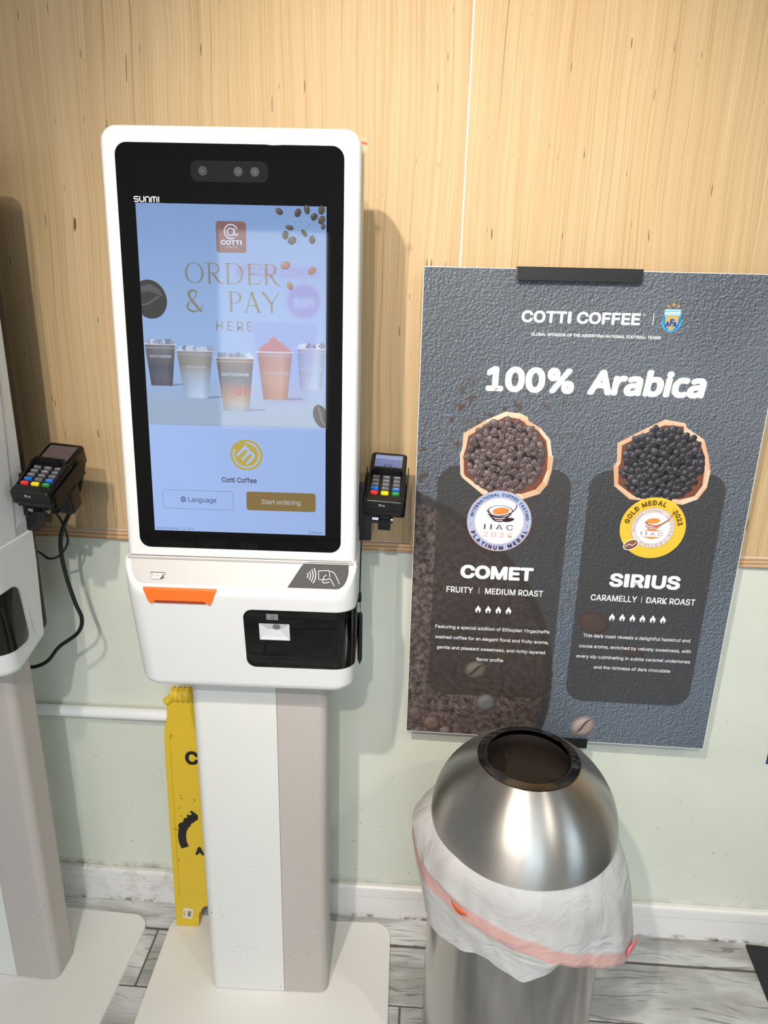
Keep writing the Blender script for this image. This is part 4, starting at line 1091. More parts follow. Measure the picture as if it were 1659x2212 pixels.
# ------------------------------------------------------------------ floor mat and wall flyer at the right edge
g = G(); prism(g, rrect(0, .62, -1.0, 0, .003, 2), XY, 0, .007, 0, .002, 2)
fm = link('floor_mat', sharp(g.mesh('floor_mat')), plain('black_rubber_mat', C(34, 36, 38), .7, bump=(120, .6, .002)), None, (.866, -.022, .0002)); fm.rotation_euler = (0, 0, radians(-3.5))
tag(fm, 'black rubber mat on the floor at the lower right corner', 'mat')
fl = empty('wall_flyer', (.8225, -.0012, .528), 0, 'blue flyer with a toothed white border on the wall at the right picture edge', 'flyer')
g = G(); Z = []
W2, H2, tt = .30, .20, .0035
def teeth(ax, a, b, c_, out):
    pts = []; k = 0; t = a; s_ = 1 if b > a else -1
    while (b-t)*s_ > 1e-6:
        for q, o_ in ((0, 0), (.5, out)):
            u = t+s_*tt*q; pts.append((u, c_+o_) if ax == 'x' else (c_+o_, u))
        t += s_*tt
    return pts
P = teeth('x', 0, W2, 0, -.0015)+teeth('z', 0, H2, W2, .0015)+teeth('x', W2, 0, H2, .0015)+teeth('z', H2, 0, 0, -.0015)
prism(g, P, XZ, 0, -.0006); link('paper', sharp(g.mesh('paper')), MT['paperw'], fl)
g = G(); prism(g, rrect(.0035, W2-.0035, .0035, H2-.0035, .001, 1), XZ, -.0006, -.0009); link('blue_field', sharp(g.mesh('blue_field')), MT['blue'], fl)

# ------------------------------------------------------------------ waste bin
BX, BY, BR = .215, -.34, .170
def mat_brushed(name, rough, aniso, col=C(196, 193, 188)):
    s = NT(name); co_ = s.coord(); x, y, z = s.xyz(co_)
    n1 = s.noise(s.comb(s.math('MULTIPLY', s.math('ARCTAN2', y, x), 26.0), 0.0, s.math('MULTIPLY', z, 12.0)), 1, 4, .7)
    stain = s.noise(co_, 16, 4, .6)
    c = s.mix(s.math('MULTIPLY', s.ss(stain, .5, .75), .35), col, (col[0]*.7, col[1]*.68, col[2]*.64, 1))
    s.set(Base_Color=c, Metallic=1.0, Roughness=s.math('ADD', s.math('MULTIPLY', n1, .10), rough-.04))
    s.b.inputs['Anisotropic'].default_value = aniso; s.b.inputs['Anisotropic Rotation'].default_value = .25
    t = s.N.new('ShaderNodeTangent'); t.direction_type = 'RADIAL'; t.axis = 'Z'; s.L.new(t.outputs[0], s.b.inputs['Tangent'])
    return s.m
MT['dome'] = mat_brushed('spun_brushed_steel', .38, .90)
MT['drum'] = mat_brushed('polished_steel_drum', .16, .3, C(170, 168, 166))
MT['rimm'] = plain('polished_dark_steel_rim', C(96, 94, 95), .10, 1.0)
bin_ = empty('waste_bin', (BX, BY, 0), 0, 'round stainless steel waste bin with a dome lid and open top', 'waste bin')
g = G(); lathe(g, [(BR-.012, .004), (BR-.006, .0), (BR, .004), (BR, .56), (BR-.001, .615), (BR-.003, .618), (BR-.006, .615), (BR-.006, .02), (0.0, .02)], seg=96)
link('drum', sharp(g.mesh('drum'), 40), MT['drum'], bin_)
ZD = .632; RD = .1725; prof = []
RO, RI = .0930, .0765
t1 = math.asin(RO/RD)
for k in range(25):
    t = pi/2+.05-(pi/2+.05-t1)*k/24; prof.append((RD*sin(t), ZD+.004+RD*.875*cos(t)))
ztop = prof[-1][1]
prof = [(RD-.004, prof[0][1]), ] + prof
g = G(); lathe(g, prof, seg=128)
inner = [(r-.0015, z-.0015) for r, z in prof[1:]]
lathe(g, inner[::-1], seg=96)
dome = link('dome_lid', sharp(g.mesh('dome_lid'), 50), MT['dome'], bin_)
g = G(); lathe(g, [(RO-.001, ztop-.002), (RO+.0008, ztop+.0004), (RO-.0006, ztop+.0018), (RI+.0025, ztop+.0050), (RI+.001, ztop+.0062), (RI-.0008, ztop+.0050), (RI-.0008, ztop-.004)], seg=96)
link('opening_rim', sharp(g.mesh('opening_rim'), 50), MT['rimm'], dome)
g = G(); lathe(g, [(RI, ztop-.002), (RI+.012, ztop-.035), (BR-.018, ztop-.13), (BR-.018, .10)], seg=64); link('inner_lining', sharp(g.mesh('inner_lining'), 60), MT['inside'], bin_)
# liner bag
def mat_bag():
    s = NT('thin_white_plastic_film'); co_ = s.coord()
    n0 = s.noise(s.scale(co_, (1, 1, 1.4)), 7.5, 3, .55, 1.4); n = s.math('MULTIPLY', s.math('ABSOLUTE', s.math('SUBTRACT', n0, .5)), 3.0); n2 = s.noise(s.scale(co_, (1, 1, .8)), 55, 3, .6, .5)
    s.set(Base_Color=C(240, 240, 240), Roughness=.28)
    x, y, z = s.xyz(co_)
    band = s.attr('band', 'Fac')
    c = s.mix(band, C(240, 240, 238), C(250, 202, 194)); s.put(s.b.inputs['Base Color'], c)
    s.b.inputs['Subsurface Weight'].default_value = 0
    tr = s.N.new('ShaderNodeBsdfTranslucent'); s.put(tr.inputs[0], c)
    tp_ = s.N.new('ShaderNodeBsdfTransparent')
    m1 = s.N.new('ShaderNodeMixShader'); m1.inputs[0].default_value = .35
    s.L.new(s.b.outputs[0], m1.inputs[1]); s.L.new(tr.outputs[0], m1.inputs[2])
    m2 = s.N.new('ShaderNodeMixShader'); a = s.attr('thin', 'Fac'); s.put(m2.inputs[0], a)
    s.L.new(m1.outputs[0], m2.inputs[1]); s.L.new(tp_.outputs[0], m2.inputs[2])
    s.L.new(m2.outputs[0], s.N['Material Output'].inputs[0])
    bn = s.N.new('ShaderNodeBump'); bn.inputs['Strength'].default_value = .6; bn.inputs['Distance'].default_value = .006
    s.L.new(s.math('ADD', n, s.math('MULTIPLY', n2, .3)), bn.inputs['Height']); s.L.new(bn.outputs[0], s.b.inputs['Normal']); s.L.new(bn.outputs[0], tr.inputs['Normal'])
    return s.m
MT['bag'] = mat_bag()
def interp(tab, a):
    a = (a+180) % 360-180; T = sorted(tab)
    T = [(T[-1][0]-360, T[-1][1])]+T+[(T[0][0]+360, T[0][1])]
    for i in range(len(T)-1):
        if T[i][0] <= a <= T[i+1][0]:
            t = (a-T[i][0])/(T[i+1][0]-T[i][0]+1e-9); t = t*t*(3-2*t)*.5+t*.5
            return T[i][1]*(1-t)+T[i+1][1]*t
    return T[0][1]
ZBAND = [(-178, .607), (-161, .575), (-139, .585), (-126, .573), (-111, .563), (-90, .543), (-67, .510), (-46, .475), (-21, .425), (0, .415), (40, .44), (90, .50), (140, .58)]
ZHEM = [(-178, .47), (-160, .452), (-150, .450), (-143, .452), (-114, .466), (-100, .452), (-92, .440), (-78, .464), (-67, .480), (-55, .470), (-40, .445), (-21, .402), (-12, .40), (10, .41), (50, .42), (100, .42), (150, .46)]
RMAX = [(-178, .203), (-150, .196), (-120, .193), (-90, .194), (-60, .200), (-35, .212), (-10, .222), (30, .215), (90, .196), (150, .198)]
import mathutils
def nz(p, s_): return mathutils.noise.noise(Vector(p)*s_)
g = G(); NA, rowsn = 220, 34; v = []; bandv = []; thin = []
for k in range(NA):
    a = -180+360*k/NA; ra = radians(a); zb_ = interp(ZBAND, a); zh = interp(ZHEM, a); rm = interp(RMAX, a)
    z_top = .637
    for j in range(rowsn+1):
        t = j/rowsn
        if t < .46: q = t/.46; z = z_top+(zb_-z_top)*q; r = .1655+(rm-.1655)*(1-(1-q)**2)
        elif t < .56: q = (t-.46)/.10; z = zb_-.029*q; r = rm+.0015
        else:
            q = (t-.56)/.44; z = zb_-.029+(min(zh, zb_-.035)-zb_+.029)*q; r = rm-(rm-.1795)*q*.75
        wr = nz((cos(ra)*1.0, sin(ra)*1.0, z*1.5), 2.6)*.011+nz((cos(ra)+z*1.2, sin(ra)*1.0, z*1.6), 7.0)*.0045+abs(nz((cos(ra)-z, sin(ra), z*1.2+9), 5.0))*.006
        amp = sin(pi*min(1, t*1.05))*.9+.1 if t < .46 else (.45 if t < .56 else .9)
        r2_ = max(r+wr*amp, .1745 if t > .06 else .1655)
        v.append((r2_*cos(ra), r2_*sin(ra), z+nz((cos(ra)*2, sin(ra)*2, 4), 3)*.004*t)); bandv.append(1.0 if .455 < t < .565 else 0.0)
        thin.append(max(0.0, .30*(1-abs(t-.25)/.25)) if t < .5 else .0)
R_ = rowsn+1
f = [(k*R_+j, ((k+1) % NA)*R_+j, ((k+1) % NA)*R_+j+1, k*R_+j+1) for k in range(NA) for j in range(rowsn)]
g.add(v, f); me = g.mesh('liner_bag', smooth=True)
for nm, dat in (('band', bandv), ('thin', thin)):
    at_ = me.attributes.new(nm, 'FLOAT', 'POINT'); at_.data.foreach_set('value', dat)
bag = link('liner_bag', fixn(me), MT['bag'], None, (BX, BY, 0))
tag(bag, 'crumpled white liner bag with pink drawstring band draped over the bin', 'bag')
# drawstring knot sticking out at the right, and the torn notch showing the string
g = G(); a = radians(-17)
def BP(ang, r, z): return (r*cos(radians(ang)), r*sin(radians(ang)), z)
g.add([BP(-30, .222, .447), BP(-30, .222, .425), BP(-19, .230, .412), BP(-12, .238, .420), BP(-17, .234, .432)], [(0, 1, 2, 4), (4, 2, 3)])
pinkm = plain('pink_drawstring_film', C(240, 120, 125), .35)
kt = link('drawstring_end', g.mesh('drawstring_end', True), pinkm, bag); kt['label'] = 'pink knotted end of the drawstring'
sm = kt.modifiers.new('thick', 'SOLIDIFY'); sm.thickness = .001
g = G()
vv = []
for k in range(7):
    t = k/6; ang = -131+9*t; zz = interp(ZBAND, ang); vv += [BP(ang, .2065, zz+.001), BP(ang, .2070, zz-.009*sin(pi*t)-.0005)]
g.add(vv, [(2*k, 2*k+2, 2*k+3, 2*k+1) for k in range(6)])
ds = link('drawstring', g.mesh('drawstring', True), plain('orange_drawstring', C(222, 92, 28), .4), bag)
sm = ds.modifiers.new('thick', 'SOLIDIFY'); sm.thickness = .0008

# ------------------------------------------------------------------ poster and its stand
PW, PH = .6653, 1.010
pst = empty('poster', (-.0128, -.0500, .6021), radians(-.502), 'tall grey coffee poster headed 100% Arabica, held by a stand before the wall', 'poster')
def mat_poster():
    s = NT('poster_background_print'); co_ = s.coord(); x, y, z = s.xyz(co_)
    m = lambda o_, a, b=None, c=None, cl=False: s.math(o_, a, b, c, cl)
    # hammered slate print: lumps lit from the upper left
    P1 = s.comb(x, 0.0, z); P2 = s.comb(m('ADD', x, .0011), 0.0, m('SUBTRACT', z, .0011))
    def lump(P): return m('ADD', s.noise(P, 210, 2, .5, .3), m('MULTIPLY', s.noise(P, 90, 2), .6))
    em = m('SUBTRACT', lump(P1), lump(P2))
    big = s.noise(P1, 3.2, 2)
    slate = s.mix(s.ss(big, .3, .7), C(88, 94, 101), C(103, 110, 117))
    slate = s.mix(s.ss(x, 0.0, .6, .55, 0.0), slate, C(84, 88, 94))
    slate = s.mix(s.ss(z, .7, .1, 0, .40), slate, C(90, 102, 122))
    slate = s.mix(s.ss(em, .02, .16, 0, .75), slate, C(140, 152, 164)); slate = s.mix(s.ss(em, -.02, -.16, 0, .75), slate, C(48, 55, 64))
    # ground coffee: denser towards the lower left, bounded by the bowl's arc
    gn = s.noise(P1, 75, 5, .75); gn2 = s.noise(P1, 12, 4, .6)
    grain = s.mix(s.ss(gn, .36, .66), C(42, 35, 33), C(124, 110, 106))
    grain = s.mix(s.ss(gn2, .35, .7, 0, .5), grain, C(80, 66, 60))
    grain = s.mix(s.ss(s.noise(P1, 4, 2), .45, .68, 0, .55), grain, C(30, 26, 26))
    # bowl arc: circle through the printed rim
    cx_, cz, rr = -.150, .130, .4700
    dx = m('SUBTRACT', x, cx_); dz = m('SUBTRACT', z, cz); dist = m('SQRT', m('ADD', m('MULTIPLY', dx, dx), m('MULTIPLY', dz, dz)))
    inside = s.ss(dist, rr+.004, rr-.004)
    scat = m('MULTIPLY', s.ss(m('ADD', s.noise(P1, 55, 3, .6), m('MULTIPLY', s.noise(P1, 8, 3, .6), .55)), .835, .89), m('MULTIPLY', s.ss(x, .42, .12), s.ss(z, .86, .74)))
    c = s.mix(scat, slate, C(84, 68, 62))
    c = s.mix(inside, c, grain)
    rim = m('MULTIPLY', s.ss(m('ABSOLUTE', m('SUBTRACT', dist, rr-.012)), .013, .004), s.ss(z, .62, .55))
    c = s.mix(m('MULTIPLY', rim, .8), c, C(48, 54, 58))
    rim2 = m('MULTIPLY', s.ss(m('ABSOLUTE', m('SUBTRACT', dist, rr)), .0035, .0008), s.ss(z, .60, .5)); c = s.mix(m('MULTIPLY', rim2, .5), c, C(100, 112, 116))
    # soft dark contact patch behind the lower beans
    # translucent panels
    def panel(x0, x1, z0, z1, r):
        hx, hz = (x1-x0)/2-r, (z1-z0)/2-r
        ax = m('MAXIMUM', m('SUBTRACT', m('ABSOLUTE', m('SUBTRACT', x, (x0+x1)/2)), hx), 0.0); az = m('MAXIMUM', m('SUBTRACT', m('ABSOLUTE', m('SUBTRACT', z, (z0+z1)/2)), hz), 0.0)
        return s.ss(m('SQRT', m('ADD', m('MULTIPLY', ax, ax), m('MULTIPLY', az, az))), r+.0005, r-.0005)
    pm = m('MAXIMUM', panel(.044, .3130, .1020, .6315, .040), panel(.3480, .6160, .1050, .6345, .040))
    c = s.mix(m('MULTIPLY', pm, .76), c, C(56, 51, 47))
    s.set(Base_Color=c, Roughness=.48); s.b.inputs['Specular IOR Level'].default_value = .3
    return s.m
g = G(); box(g, 0, PW, 0, .004, 0, PH)
board = link('printed_board', sharp(g.mesh('printed_board')), mat_poster(), pst)
g = G(); e = .0012
box(g, -e, 0, -.0003, .0043, -e, PH+e); box(g, PW, PW+e, -.0003, .0043, -e, PH+e); box(g, 0, PW, -.0003, .0043, PH, PH+e); box(g, 0, PW, -.0003, .0043, -e, 0)
link('board_edge', sharp(g.mesh('board_edge')), MT['paperw'], pst)
WH = C(238, 240, 242)
def part(fn, name, mat=None):
    g = G(); fn(g); return link(name, g.mesh(name, ink=True), mat or INK, board)
def tline(s_, x0, x1, z, h, bold=0.0, kind='sans', shear=0.0, name='lettering'):
    g = G(); text(g, s_, x0, x1, z, h, XZ, d0, WH, bold, kind, shear); return link(name, g.mesh(name, ink=True), INK, board)
d0, d1, d2, d3, d4 = -.0007, -.0012, -.0016, -.0020, -.0024
tline('COTTI COFFEE', .1862, .4055, .9165, .0215, .032)
tline('TM', .4080, .4135, .9325, .0038)
part(lambda g: line(g, [(.4290, .938), (.4292, .916)], .0013, XZ, d0, WH), 'divider')
tline('GLOBAL SPONSOR OF THE ARGENTINA NATIONAL FOOTBALL TEAMS', .2067, .4474, .8914, .0056, .02)
tline('100%', .128, .2968, .7872, .0478, .043)
tline('Arabica', .3225, .5425, .7866, .0480, .048, 'hum', .10)
def crest(g):
    cx_, w = .4628, .0375
    for dx, z, r_ in ((-.0095, .9515, .0035), (0, .9540, .0048), (.0095, .9510, .0035)):
        P = []
        for k in range(10):
            a = pi/2+k*pi/5; q = r_ if k % 2 == 0 else r_*.45; P.append((cx_+dx+q*cos(a), z+q*sin(a)))
        poly(g, P, XZ, -.0004, C(190, 150, 80))
    sh = [(-.0145, .9460), (.0145, .9460), (.0165, .9385), (.0150, .9340), (.0185, .9270), (.0180, .9180), (.0125, .9090), (0, .9035), (-.0125, .9090), (-.0180, .9180), (-.0185, .9270), (-.0150, .9340), (-.0165, .9385)]
    poly(g, [(cx_+x, z) for x, z in sh], XZ, -.00025, C(70, 165, 215))
    def inn(s_, z0, z1, col, d): poly(g, [(cx_-s_, z1), (cx_+s_, z1), (cx_+s_, z0), (cx_-s_, z0)], XZ, d, col)
    inn(.0142, .9435, .9452, WH, -.0003); inn(.0142, .9375, .9420, C(150, 205, 240), -.0003); inn(.0142, .9395, .9412, WH, -.00035); inn(.0142, .9355, .9372, WH, -.0003)
    poly(g, [(cx_-.0115, .9345), (cx_+.0115, .9345), (cx_+.0118, .9180), (cx_+.0070, .9110), (cx_, .9075), (cx_-.0070, .9110), (cx_-.0118, .9180)], XZ, -.0003, C(196, 170, 110))
    for sgn in (-1, 1):
        for k in range(7):
            z = .931-.0035*k; x = sgn*(.0150-.00022*k*k); bean(g, cx_+x, z, .0030, .0013, sgn*(.9-.2*k), XZ, -.0004, C(30, 110, 170), C(20, 80, 140), C(90, 190, 220), False)
    text(g, 'A', cx_-.0108, cx_-.0030, .9150, .0098, XZ, -.0005, C(20, 70, 150), .05); text(g, 'F', cx_-.0030, cx_+.0045, .9165, .0130, XZ, -.0006, C(20, 70, 150), .05); text(g, 'A', cx_+.0025, cx_+.0105, .9150, .0098, XZ, -.0005, C(20, 70, 150), .05)
part(crest, 'crest')
def bag_of_beans(outline, cx_, cz, rx, rz, base, dark, light, seed, name):
    g = G(); rnd = random.Random(seed); n = len(outline)
    ctr = (cx_, cz); pap = [C(234, 200, 172), C(222, 180, 146), C(240, 210, 184), C(214, 166, 130)]
    k_ = 0
    inn = []
    for i, (x, z) in enumerate(outline):
        t = .90+rnd.uniform(-.03, .03); inn.append((ctr[0]+(x-ctr[0])*t, ctr[1]+(z-ctr[1])*t))
    poly(g, outline, XZ, -.00022, C(206, 154, 118)); poly(g, inn, XZ, -.00026, C(120, 74, 56))
    for i in range(n):
        a, b = outline[i], outline[(i+1) % n]; c_, d_ = inn[(i+1) % n], inn[i]
        ca = pap[rnd.randrange(4)]; cb = pap[rnd.randrange(4)]
        g.add([(a[0], -.00030, a[1]), (b[0], -.00030, b[1]), (c_[0], -.00030, c_[1]), (d_[0], -.00030, d_[1])], [(0, 1, 2, 3)], [ca, ca, cb, cb])
    disc(g, cx_, cz, rx*.93, rz*.93, XZ, -.00032, dark, 40)
    pts = []
    for layer in range(2):
        tries = 0; L = []
        while tries < 2500 and len(L) < 120:
            tries += 1; a = rnd.uniform(0, 2*pi); q = sqrt(rnd.random()); x = cx_+rx*q*cos(a)*.96; z = cz+rz*q*sin(a)*.96
            if all((x-p[0])**2+(z-p[1])**2 > (.0118)**2 for p in L): L.append((x, z))
        pts += L
    for i, (x, z) in enumerate(pts):
        s_ = rnd.uniform(.85, 1.12); sh = rnd.uniform(.75, 1.2)
        tint = lambda c_: tuple(v*sh for v in c_[:3])+(1,)
        bean(g, x, z, .0088*s_, .0062*s_, rnd.uniform(0, pi), XZ, -.00034-i*3.2e-6, tint(base), dark, tint(light), rnd.random() < .62)
    o = link(name, g.mesh(name, ink=True), INK, board); return o
mm = lambda L: [(a/1000, b/1000) for a, b in L]
bag_of_beans(mm([(90.2, 698.6), (132.7, 726.4), (170.6, 744.8), (199.5, 742.1), (214.4, 734.7), (216.3, 728.1), (241.0, 714.4), (261.3, 692.3), (268.3, 659.9), (271.1, 658.7), (270.2, 626.9), (264.7, 600.1), (251.1, 579.8), (219.2, 567.0), (136.1, 573.3), (93.4, 606.9), (89.0, 613.7), (86.0, 655.4), (89.8, 669.3)]),
             .1755, .6530, .0780, .0780, C(104, 88, 86), C(36, 30, 32), C(168, 152, 152), 4, 'printed_bean_bag')
b2 = bag_of_beans(mm([(392.5, 690.2), (441.5, 720.7), (476.6, 740.2), (517.1, 734.3), (520.5, 725.8), (557.5, 703.2), (571.4, 668.5), (579.1, 642.1), (577.2, 605.8), (563.8, 582.2), (535.6, 569.4), (430.4, 576.3), (396.7, 602.5), (390.6, 643.3), (396.2, 652.6)]),
             .4845, .6500, .0790, .0780, C(60, 58, 62), C(18, 17, 20), C(140, 140, 146), 9, 'printed_bean_bag'); b2['label'] = 'printed paper bag of near-black beans'
def loose():
    bb, dd, ll = C(100, 92, 84), C(30, 26, 26), C(150, 142, 136)
    for x, z, a, b, r_, cc, k in ((.1471, .1674, .0250, .0225, .55, bb, 1), (.1745, .0860, .0235, .0215, .9, C(104, 104, 108), 0), (.0560, .0245, .0200, .0190, .5, C(106, 88, 82), 0), (.0180, .0461, .0165, .0210, .4, C(96, 82, 78), 0),
                                (.3957, .0399, .0300, .0245, .75, C(158, 144, 140), 1), (.3900, .2977, .0340, .0260, -.3, C(78, 64, 60), 0), (.4828, .2323, .0240, .0150, -.5, C(72, 62, 58), 0), (.2020, .2120, .0250, .0190, -.2, C(70, 62, 54), 0), (.0870, .0080, .0120, .0080, .1, C(120, 112, 112), 0)):
        dk = tuple(v*.28 for v in cc[:3])+(1,); lt_ = tuple(min(1, v*1.9) for v in cc[:3])+(1,)
        if z in (.2977, .2323, .2120): dk = tuple(v*.7 for v in cc[:3])+(1,); lt_ = tuple(min(1, v*1.2) for v in cc[:3])+(1,)
        g = G(); bean(g, x, z, a, b, r_, XZ, -.00022, cc, dk, lt_, bool(k)); link('printed_bean', g.mesh('printed_bean', ink=True), INK, board)
loose()
def medal1(g):
    cx_, cz = .1738, .5175
    disc(g, cx_, cz, .0660, .0660, XZ, d1, C(222, 150, 100), 64); disc(g, cx_, cz, .0650, .0650, XZ, d1-.0001, C(170, 186, 222), 64)
    disc(g, cx_, cz, .0508, .0508, XZ, d2, C(222, 150, 100), 56); disc(g, cx_, cz, .0500, .0500, XZ, d2-.0001, C(232, 236, 246), 56)
    nv = C(40, 44, 84)
    arctext(g, 'INTERNATIONAL COFFEE TASTING', cx_, cz, .0545, 172, 4, .0066, XZ, d3, nv, .02)
    arctext(g, 'PLATINUM MEDAL', cx_, cz, .0532, 202, 344, .0088, XZ, d3, C(70, 30, 50), .045, inward=True)
    for sgn in (-1, 1): bean(g, cx_+sgn*.0578, cz-.009, .0050, .0009, 1.45*sgn, XZ, d3, C(210, 130, 80), C(210, 130, 80), C(210, 130, 80), False)
    dk = C(58, 26, 32); og = C(226, 138, 66)
    disc(g, cx_+.002, cz+.0225, .0170, .0075, XZ, d3, og, 36, .12)
    ring(g, cx_+.001, cz+.0235, .0110, .0102, XZ, d3-.0001, dk, 48, 2.3, 0, 360, six=2.28)
    line(g, smooth_path2([(cx_+.033, cz+.037), (cx_+.031, cz+.028), (cx_+.020, cz+.018), (cx_, cz+.0105), (cx_-.018, cz+.014), (cx_-.027, cz+.024)]), .0020, XZ, d3-.0002, dk)
    for k, (w, z) in enumerate(((.0235, .0085), (.0195, .0040), (.0150, .0000))):
        line(g, smooth_path2([(cx_-w, cz+z+.006), (cx_-w*.5, cz+z+.001), (cx_+.004, cz+z), (cx_+w*.7, cz+z+.003), (cx_+w, cz+z+.009)]), [.0004]+[.0024]*27+[.0004]*5, XZ, d3-.0002, dk)
    disc(g, cx_+.0185, cz+.0040, .0120, .0042, XZ, d3, dk, 30, .2)
    text(g, 'I I A C', cx_-.0300, cx_+.0290, cz-.0180, .0110, XZ, d3, C(40, 40, 48), .0); text(g, '2 0 2 4', cx_-.0300, cx_+.0285, cz-.0345, .0105, XZ, d3, C(222, 160, 122), -.0)
part(medal1, 'platinum_medal')
def medal2(g):
    cx_, cz = .4838, .5175
    disc(g, cx_, cz, .0655, .0655, XZ, d1, C(236, 196, 62), 64); disc(g, cx_, cz, .0440, .0440, XZ, d2, C(196, 160, 110), 56)
    disc(g, cx_, cz, .0428, .0428, XZ, d2-.0001, C(236, 226, 214), 56); disc(g, cx_, cz, .0425, .0425, XZ, d2-.0002, C(222, 212, 210), 56); disc(g, cx_, cz, .0330, .0330, XZ, d2-.0003, C(238, 240, 246), 48)
    br = C(116, 86, 30)
    arctext(g, 'GOLD MEDAL', cx_, cz, .0495, 172, 66, .0105, XZ, d3, br, .045); arctext(g, '2023', cx_, cz, .0495, 46, 8, .0105, XZ, d3, br, .045)
    arctext(g, 'INTERNATIONAL', cx_, cz, .0345, 195, 62, .0066, XZ, d3, C(176, 136, 112), .0); arctext(g, 'COFFEE TASTING', cx_, cz, .0345, 50, -128, .0066, XZ, d3, C(176, 136, 112), .0)
    og = C(228, 146, 76); dk = C(190, 120, 90)
    disc(g, cx_-.001, cz+.0155, .0135, .0060, XZ, d3, og, 30, .1)
    line(g, smooth_path2([(cx_+.034, cz+.045), (cx_+.036, cz+.033), (cx_+.028, cz+.018), (cx_+.008, cz+.0055), (cx_-.010, cz+.0075), (cx_-.016, cz+.014)]), [.0005]*4+[.0020]*8+[.0034]*30, XZ, d3-.0001, C(176, 104, 70))
    for k, (w, z) in enumerate(((.0155, .0010), (.0115, -.0030))): line(g, smooth_path2([(cx_-w, cz+z+.003), (cx_, cz+z), (cx_+w, cz+z+.005)]), .0022, XZ, d3-.0001, dk)
    poly(g, [(cx_-.020, cz-.0065), (cx_+.020, cz-.0060), (cx_, cz-.0010)], XZ, d3, og); poly(g, [(cx_-.020, cz-.0190), (cx_+.020, cz-.0185), (cx_, cz-.0240)], XZ, d3, og)
    text(g, 'I I A C', cx_-.0225, cx_+.0225, cz-.0158, .0074, XZ, d3-.0001, C(150, 110, 90), .0)
    disc(g, .4450, .4800, .0165, .0108, XZ, d3, C(238, 240, 242), 36, .5); bean(g, .4450, .4800, .0146, .0090, .5, XZ, d4, C(140, 84, 56), C(96, 52, 32), C(170, 110, 80), False)
    line(g, smooth_path2([(.4335, .4735), (.4410, .4810), (.4480, .4785), (.4560, .4870)]), .0014, XZ, d4-.0002, C(238, 240, 242))
part(medal2, 'gold_medal')
def flame(g, x, z, s_=1.0):
    P = [(-.0005, .0085), (.0022, .0055), (.0030, .0020), (.0045, .0032), (.0058, -.0005), (.0056, -.0050), (.0030, -.0085), (.0016, -.0088), (.0024, -.0050), (.0002, -.0018), (-.0020, -.0050), (-.0014, -.0088), (-.0034, -.0085), (-.0058, -.0045), (-.0052, .0005), (-.0030, .0030), (-.0018, .0055)]
    poly(g, [(x+a*s_, z+b*s_) for a, b in P], XZ, d0, WH)
def blurb(name, big, sub, flames, lines):
    tline(*big); [tline(*t) for t in sub[0]]
    part(lambda g: line(g, [(sub[1], sub[2]+.0132), (sub[1], sub[2]-.001)], .0010, XZ, d0, WH), 'divider')
    for x in flames[0]: part(lambda g: flame(g, x, flames[1]), 'flame_mark')
    for t in lines: tline(*t, .0078, .010)
blurb('comet', ('COMET', .1010, .2535, .3890, .0305, .044), ((('FRUITY', .0736, .1299, .3530, .0138, .018), ('MEDIUM ROAST', .1556, .2779, .3528, .0138, .018)), .1425, .353), ((.1435, .1650, .1868, .2084), .3165),
      (('Featuring a special addition of Ethiopian Yirgacheffe', .0540, .2998, .2665), ('washed coffee for an elegant floral and fruity aroma,', .0545, .3002, .2412), ('gentle and pleasant sweetness, and richly layered', .0596, .2948, .2162), ('flavor profile', .1471, .2060, .1912)))
blurb('sirius', ('SIRIUS', .4120, .5568, .3858, .0305, .040), ((('CARAMELLY', .3778, .4737, .3508, .0138, .018), ('DARK ROAST', .4930, .5937, .3504, .0138, .018)), .4832, .351), ((.4271, .4485, .4700, .4908, .5122, .5335), .3138),
      (('This dark roast reveals a delightful hazelnut and', .3717, .5969, .2635), ('cocoa aroma, enriched by velvety sweetness, with', .3659, .6022, .2380), ('every sip culminating in subtle caramel undertones', .3629, .6046, .2130), ('and the richness of dark chocolate', .4030, .5658, .1880)))
# stand
sd = empty('poster_stand', (.272, -.030, 0), 0, 'black poster stand whose clips grip the coffee poster top and bottom', 'stand')
def clip(z0, z1, x0, x1):
    g = G(); box(g, x0, x1, -.036, -.0335, z0, z1, .0008); box(g, x0, x1, -.036, -.012, z1-.002 if z0 > 1 else z0, z1 if z0 > 1 else z0+.002, .0006); box(g, x0, x1, -.0135, -.011, z0, z1, .0006)
    return g
link('top_clip', sharp(clip(1.5925, 1.6165, -.114, .112).mesh('top_clip')), MT['blackm'], sd)
link('bottom_clip', sharp(clip(.5920, .6165, -.114, .122).mesh('bottom_clip')), MT['blackm'], sd)
g = G(); tube(g, [(0, 0.004, .01), (0, .004, 1.612)], .009, 14); link('pole', sharp(g.mesh('pole'), 50), MT['blackm'], sd)
g = G(); box(g, -.10, .10, -.115, .012, 0.0002, .006, .001); link('foot', sharp(g.mesh('foot')), MT['blackm'], sd)

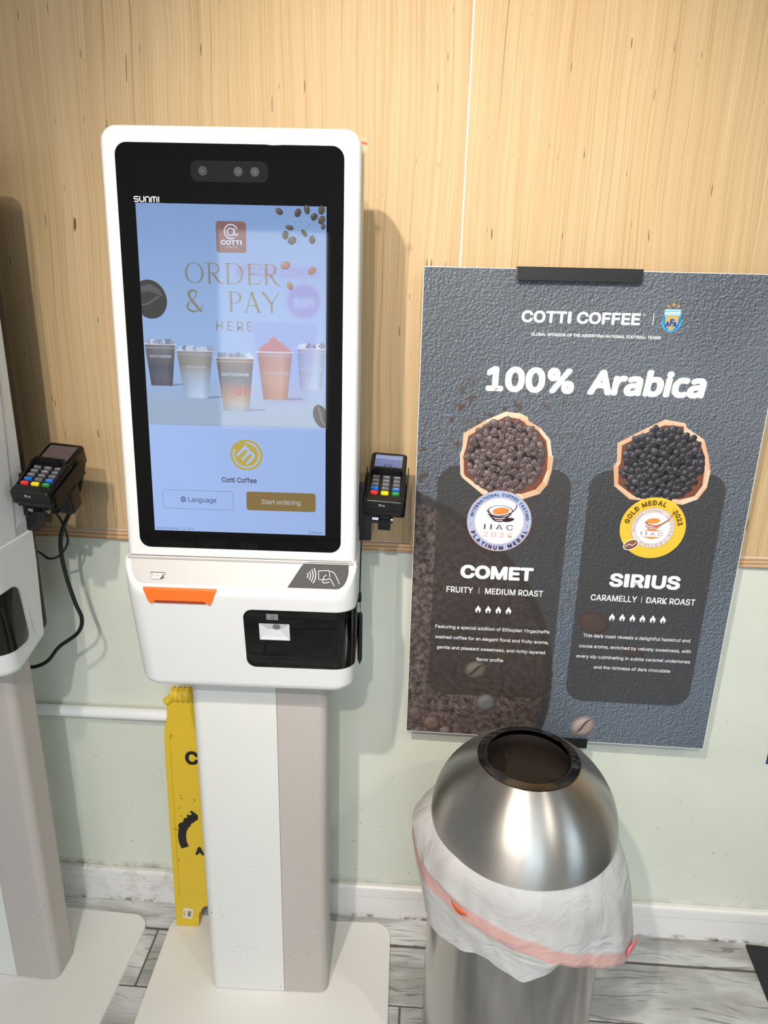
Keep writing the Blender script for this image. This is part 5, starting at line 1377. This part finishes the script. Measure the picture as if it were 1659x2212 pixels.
# ------------------------------------------------------------------ ceiling track with spot lamps, banner with an added glow (seen mirrored in the screen)
trk = tag(bx('ceiling_track', -2.3, 2.2, -1.82, -1.78, ZC-.03, ZC-.0005, MT['blackm']), 'black lighting track under the ceiling behind the viewer', 'lighting track')
for i, s_ in enumerate(SPOTS[:5]):
    if i == 2: continue
    lx, ly, lz = s_[0]; d = (Vector(s_[1])-Vector(s_[0])).normalized(); L0 = Vector((lx, ly, lz))
    e = empty('spot_lamp', (0, 0, 0), 0, ['spot lamp aimed at the middle kiosk, outside the picture', 'spot lamp at the back of the room, outside the picture', '', 'spot lamp on the right, outside the picture', 'spot lamp on the left, outside the picture'][i], 'lamp', 'track spot lamps')
    g = G(); a = L0-d*.015; b = L0-d*.17
    tube(g, [a, a-d*.01, b, b-d*.01], [.048, .050, .050, .036], 20); link('lamp_head', sharp(g.mesh('lamp_head'), 50), MT['blackm'], e)
    g = G(); c_ = L0-d*.10; tube(g, [(c_.x, c_.y, c_.z), (c_.x, c_.y, ZC-.001)], .008, 8); link('stem', sharp(g.mesh('stem'), 50), MT['blackm'], e)
def mat_banner():
    s = NT('banner_film_added_glow'); c = s.attr('ink'); s.put(s.b.inputs['Base Color'], c); s.put(s.b.inputs['Emission Color'], c); s.b.inputs['Emission Strength'].default_value = 3.6; return s.m  # emission added to brighten the banner's reflection in the touchscreen
ban = empty('drinks_banner', (-.965, Y0+.06, 1.67), radians(180), 'white drinks banner behind the viewer, its glow added, mirrored in the touchscreen', 'sign')
g = G(); prism(g, rrect(-.42, .42, -.75, .75, .004, 2), XZ, 0, .002, c=C(240, 240, 245))
text(g, 'COCO COTTI', -.36, .28, .42, .075, XZ, -.003, C(225, 90, 150), .04)
disc(g, -.24, .24, .13, .13, XZ, -.003, C(220, 80, 170)); text(g, 'Hot', -.32, -.16, .20, .08, XZ, -.005, C(250, 250, 250), .05)
bars(g, [(.08, -.36, .17, C(225, 190, 235), C(225, 190, 235)), (-.22, -.32, .13, C(190, 170, 230), C(200, 175, 225)), (-.55, -.28, .09, C(235, 190, 200), C(235, 190, 200))], XZ, -.003)
link('film', g.mesh('film', ink=True), mat_banner(), ban)
bx('frame', -.43, .43, .003, .058, -.76, .76, MT['dark'], ban)
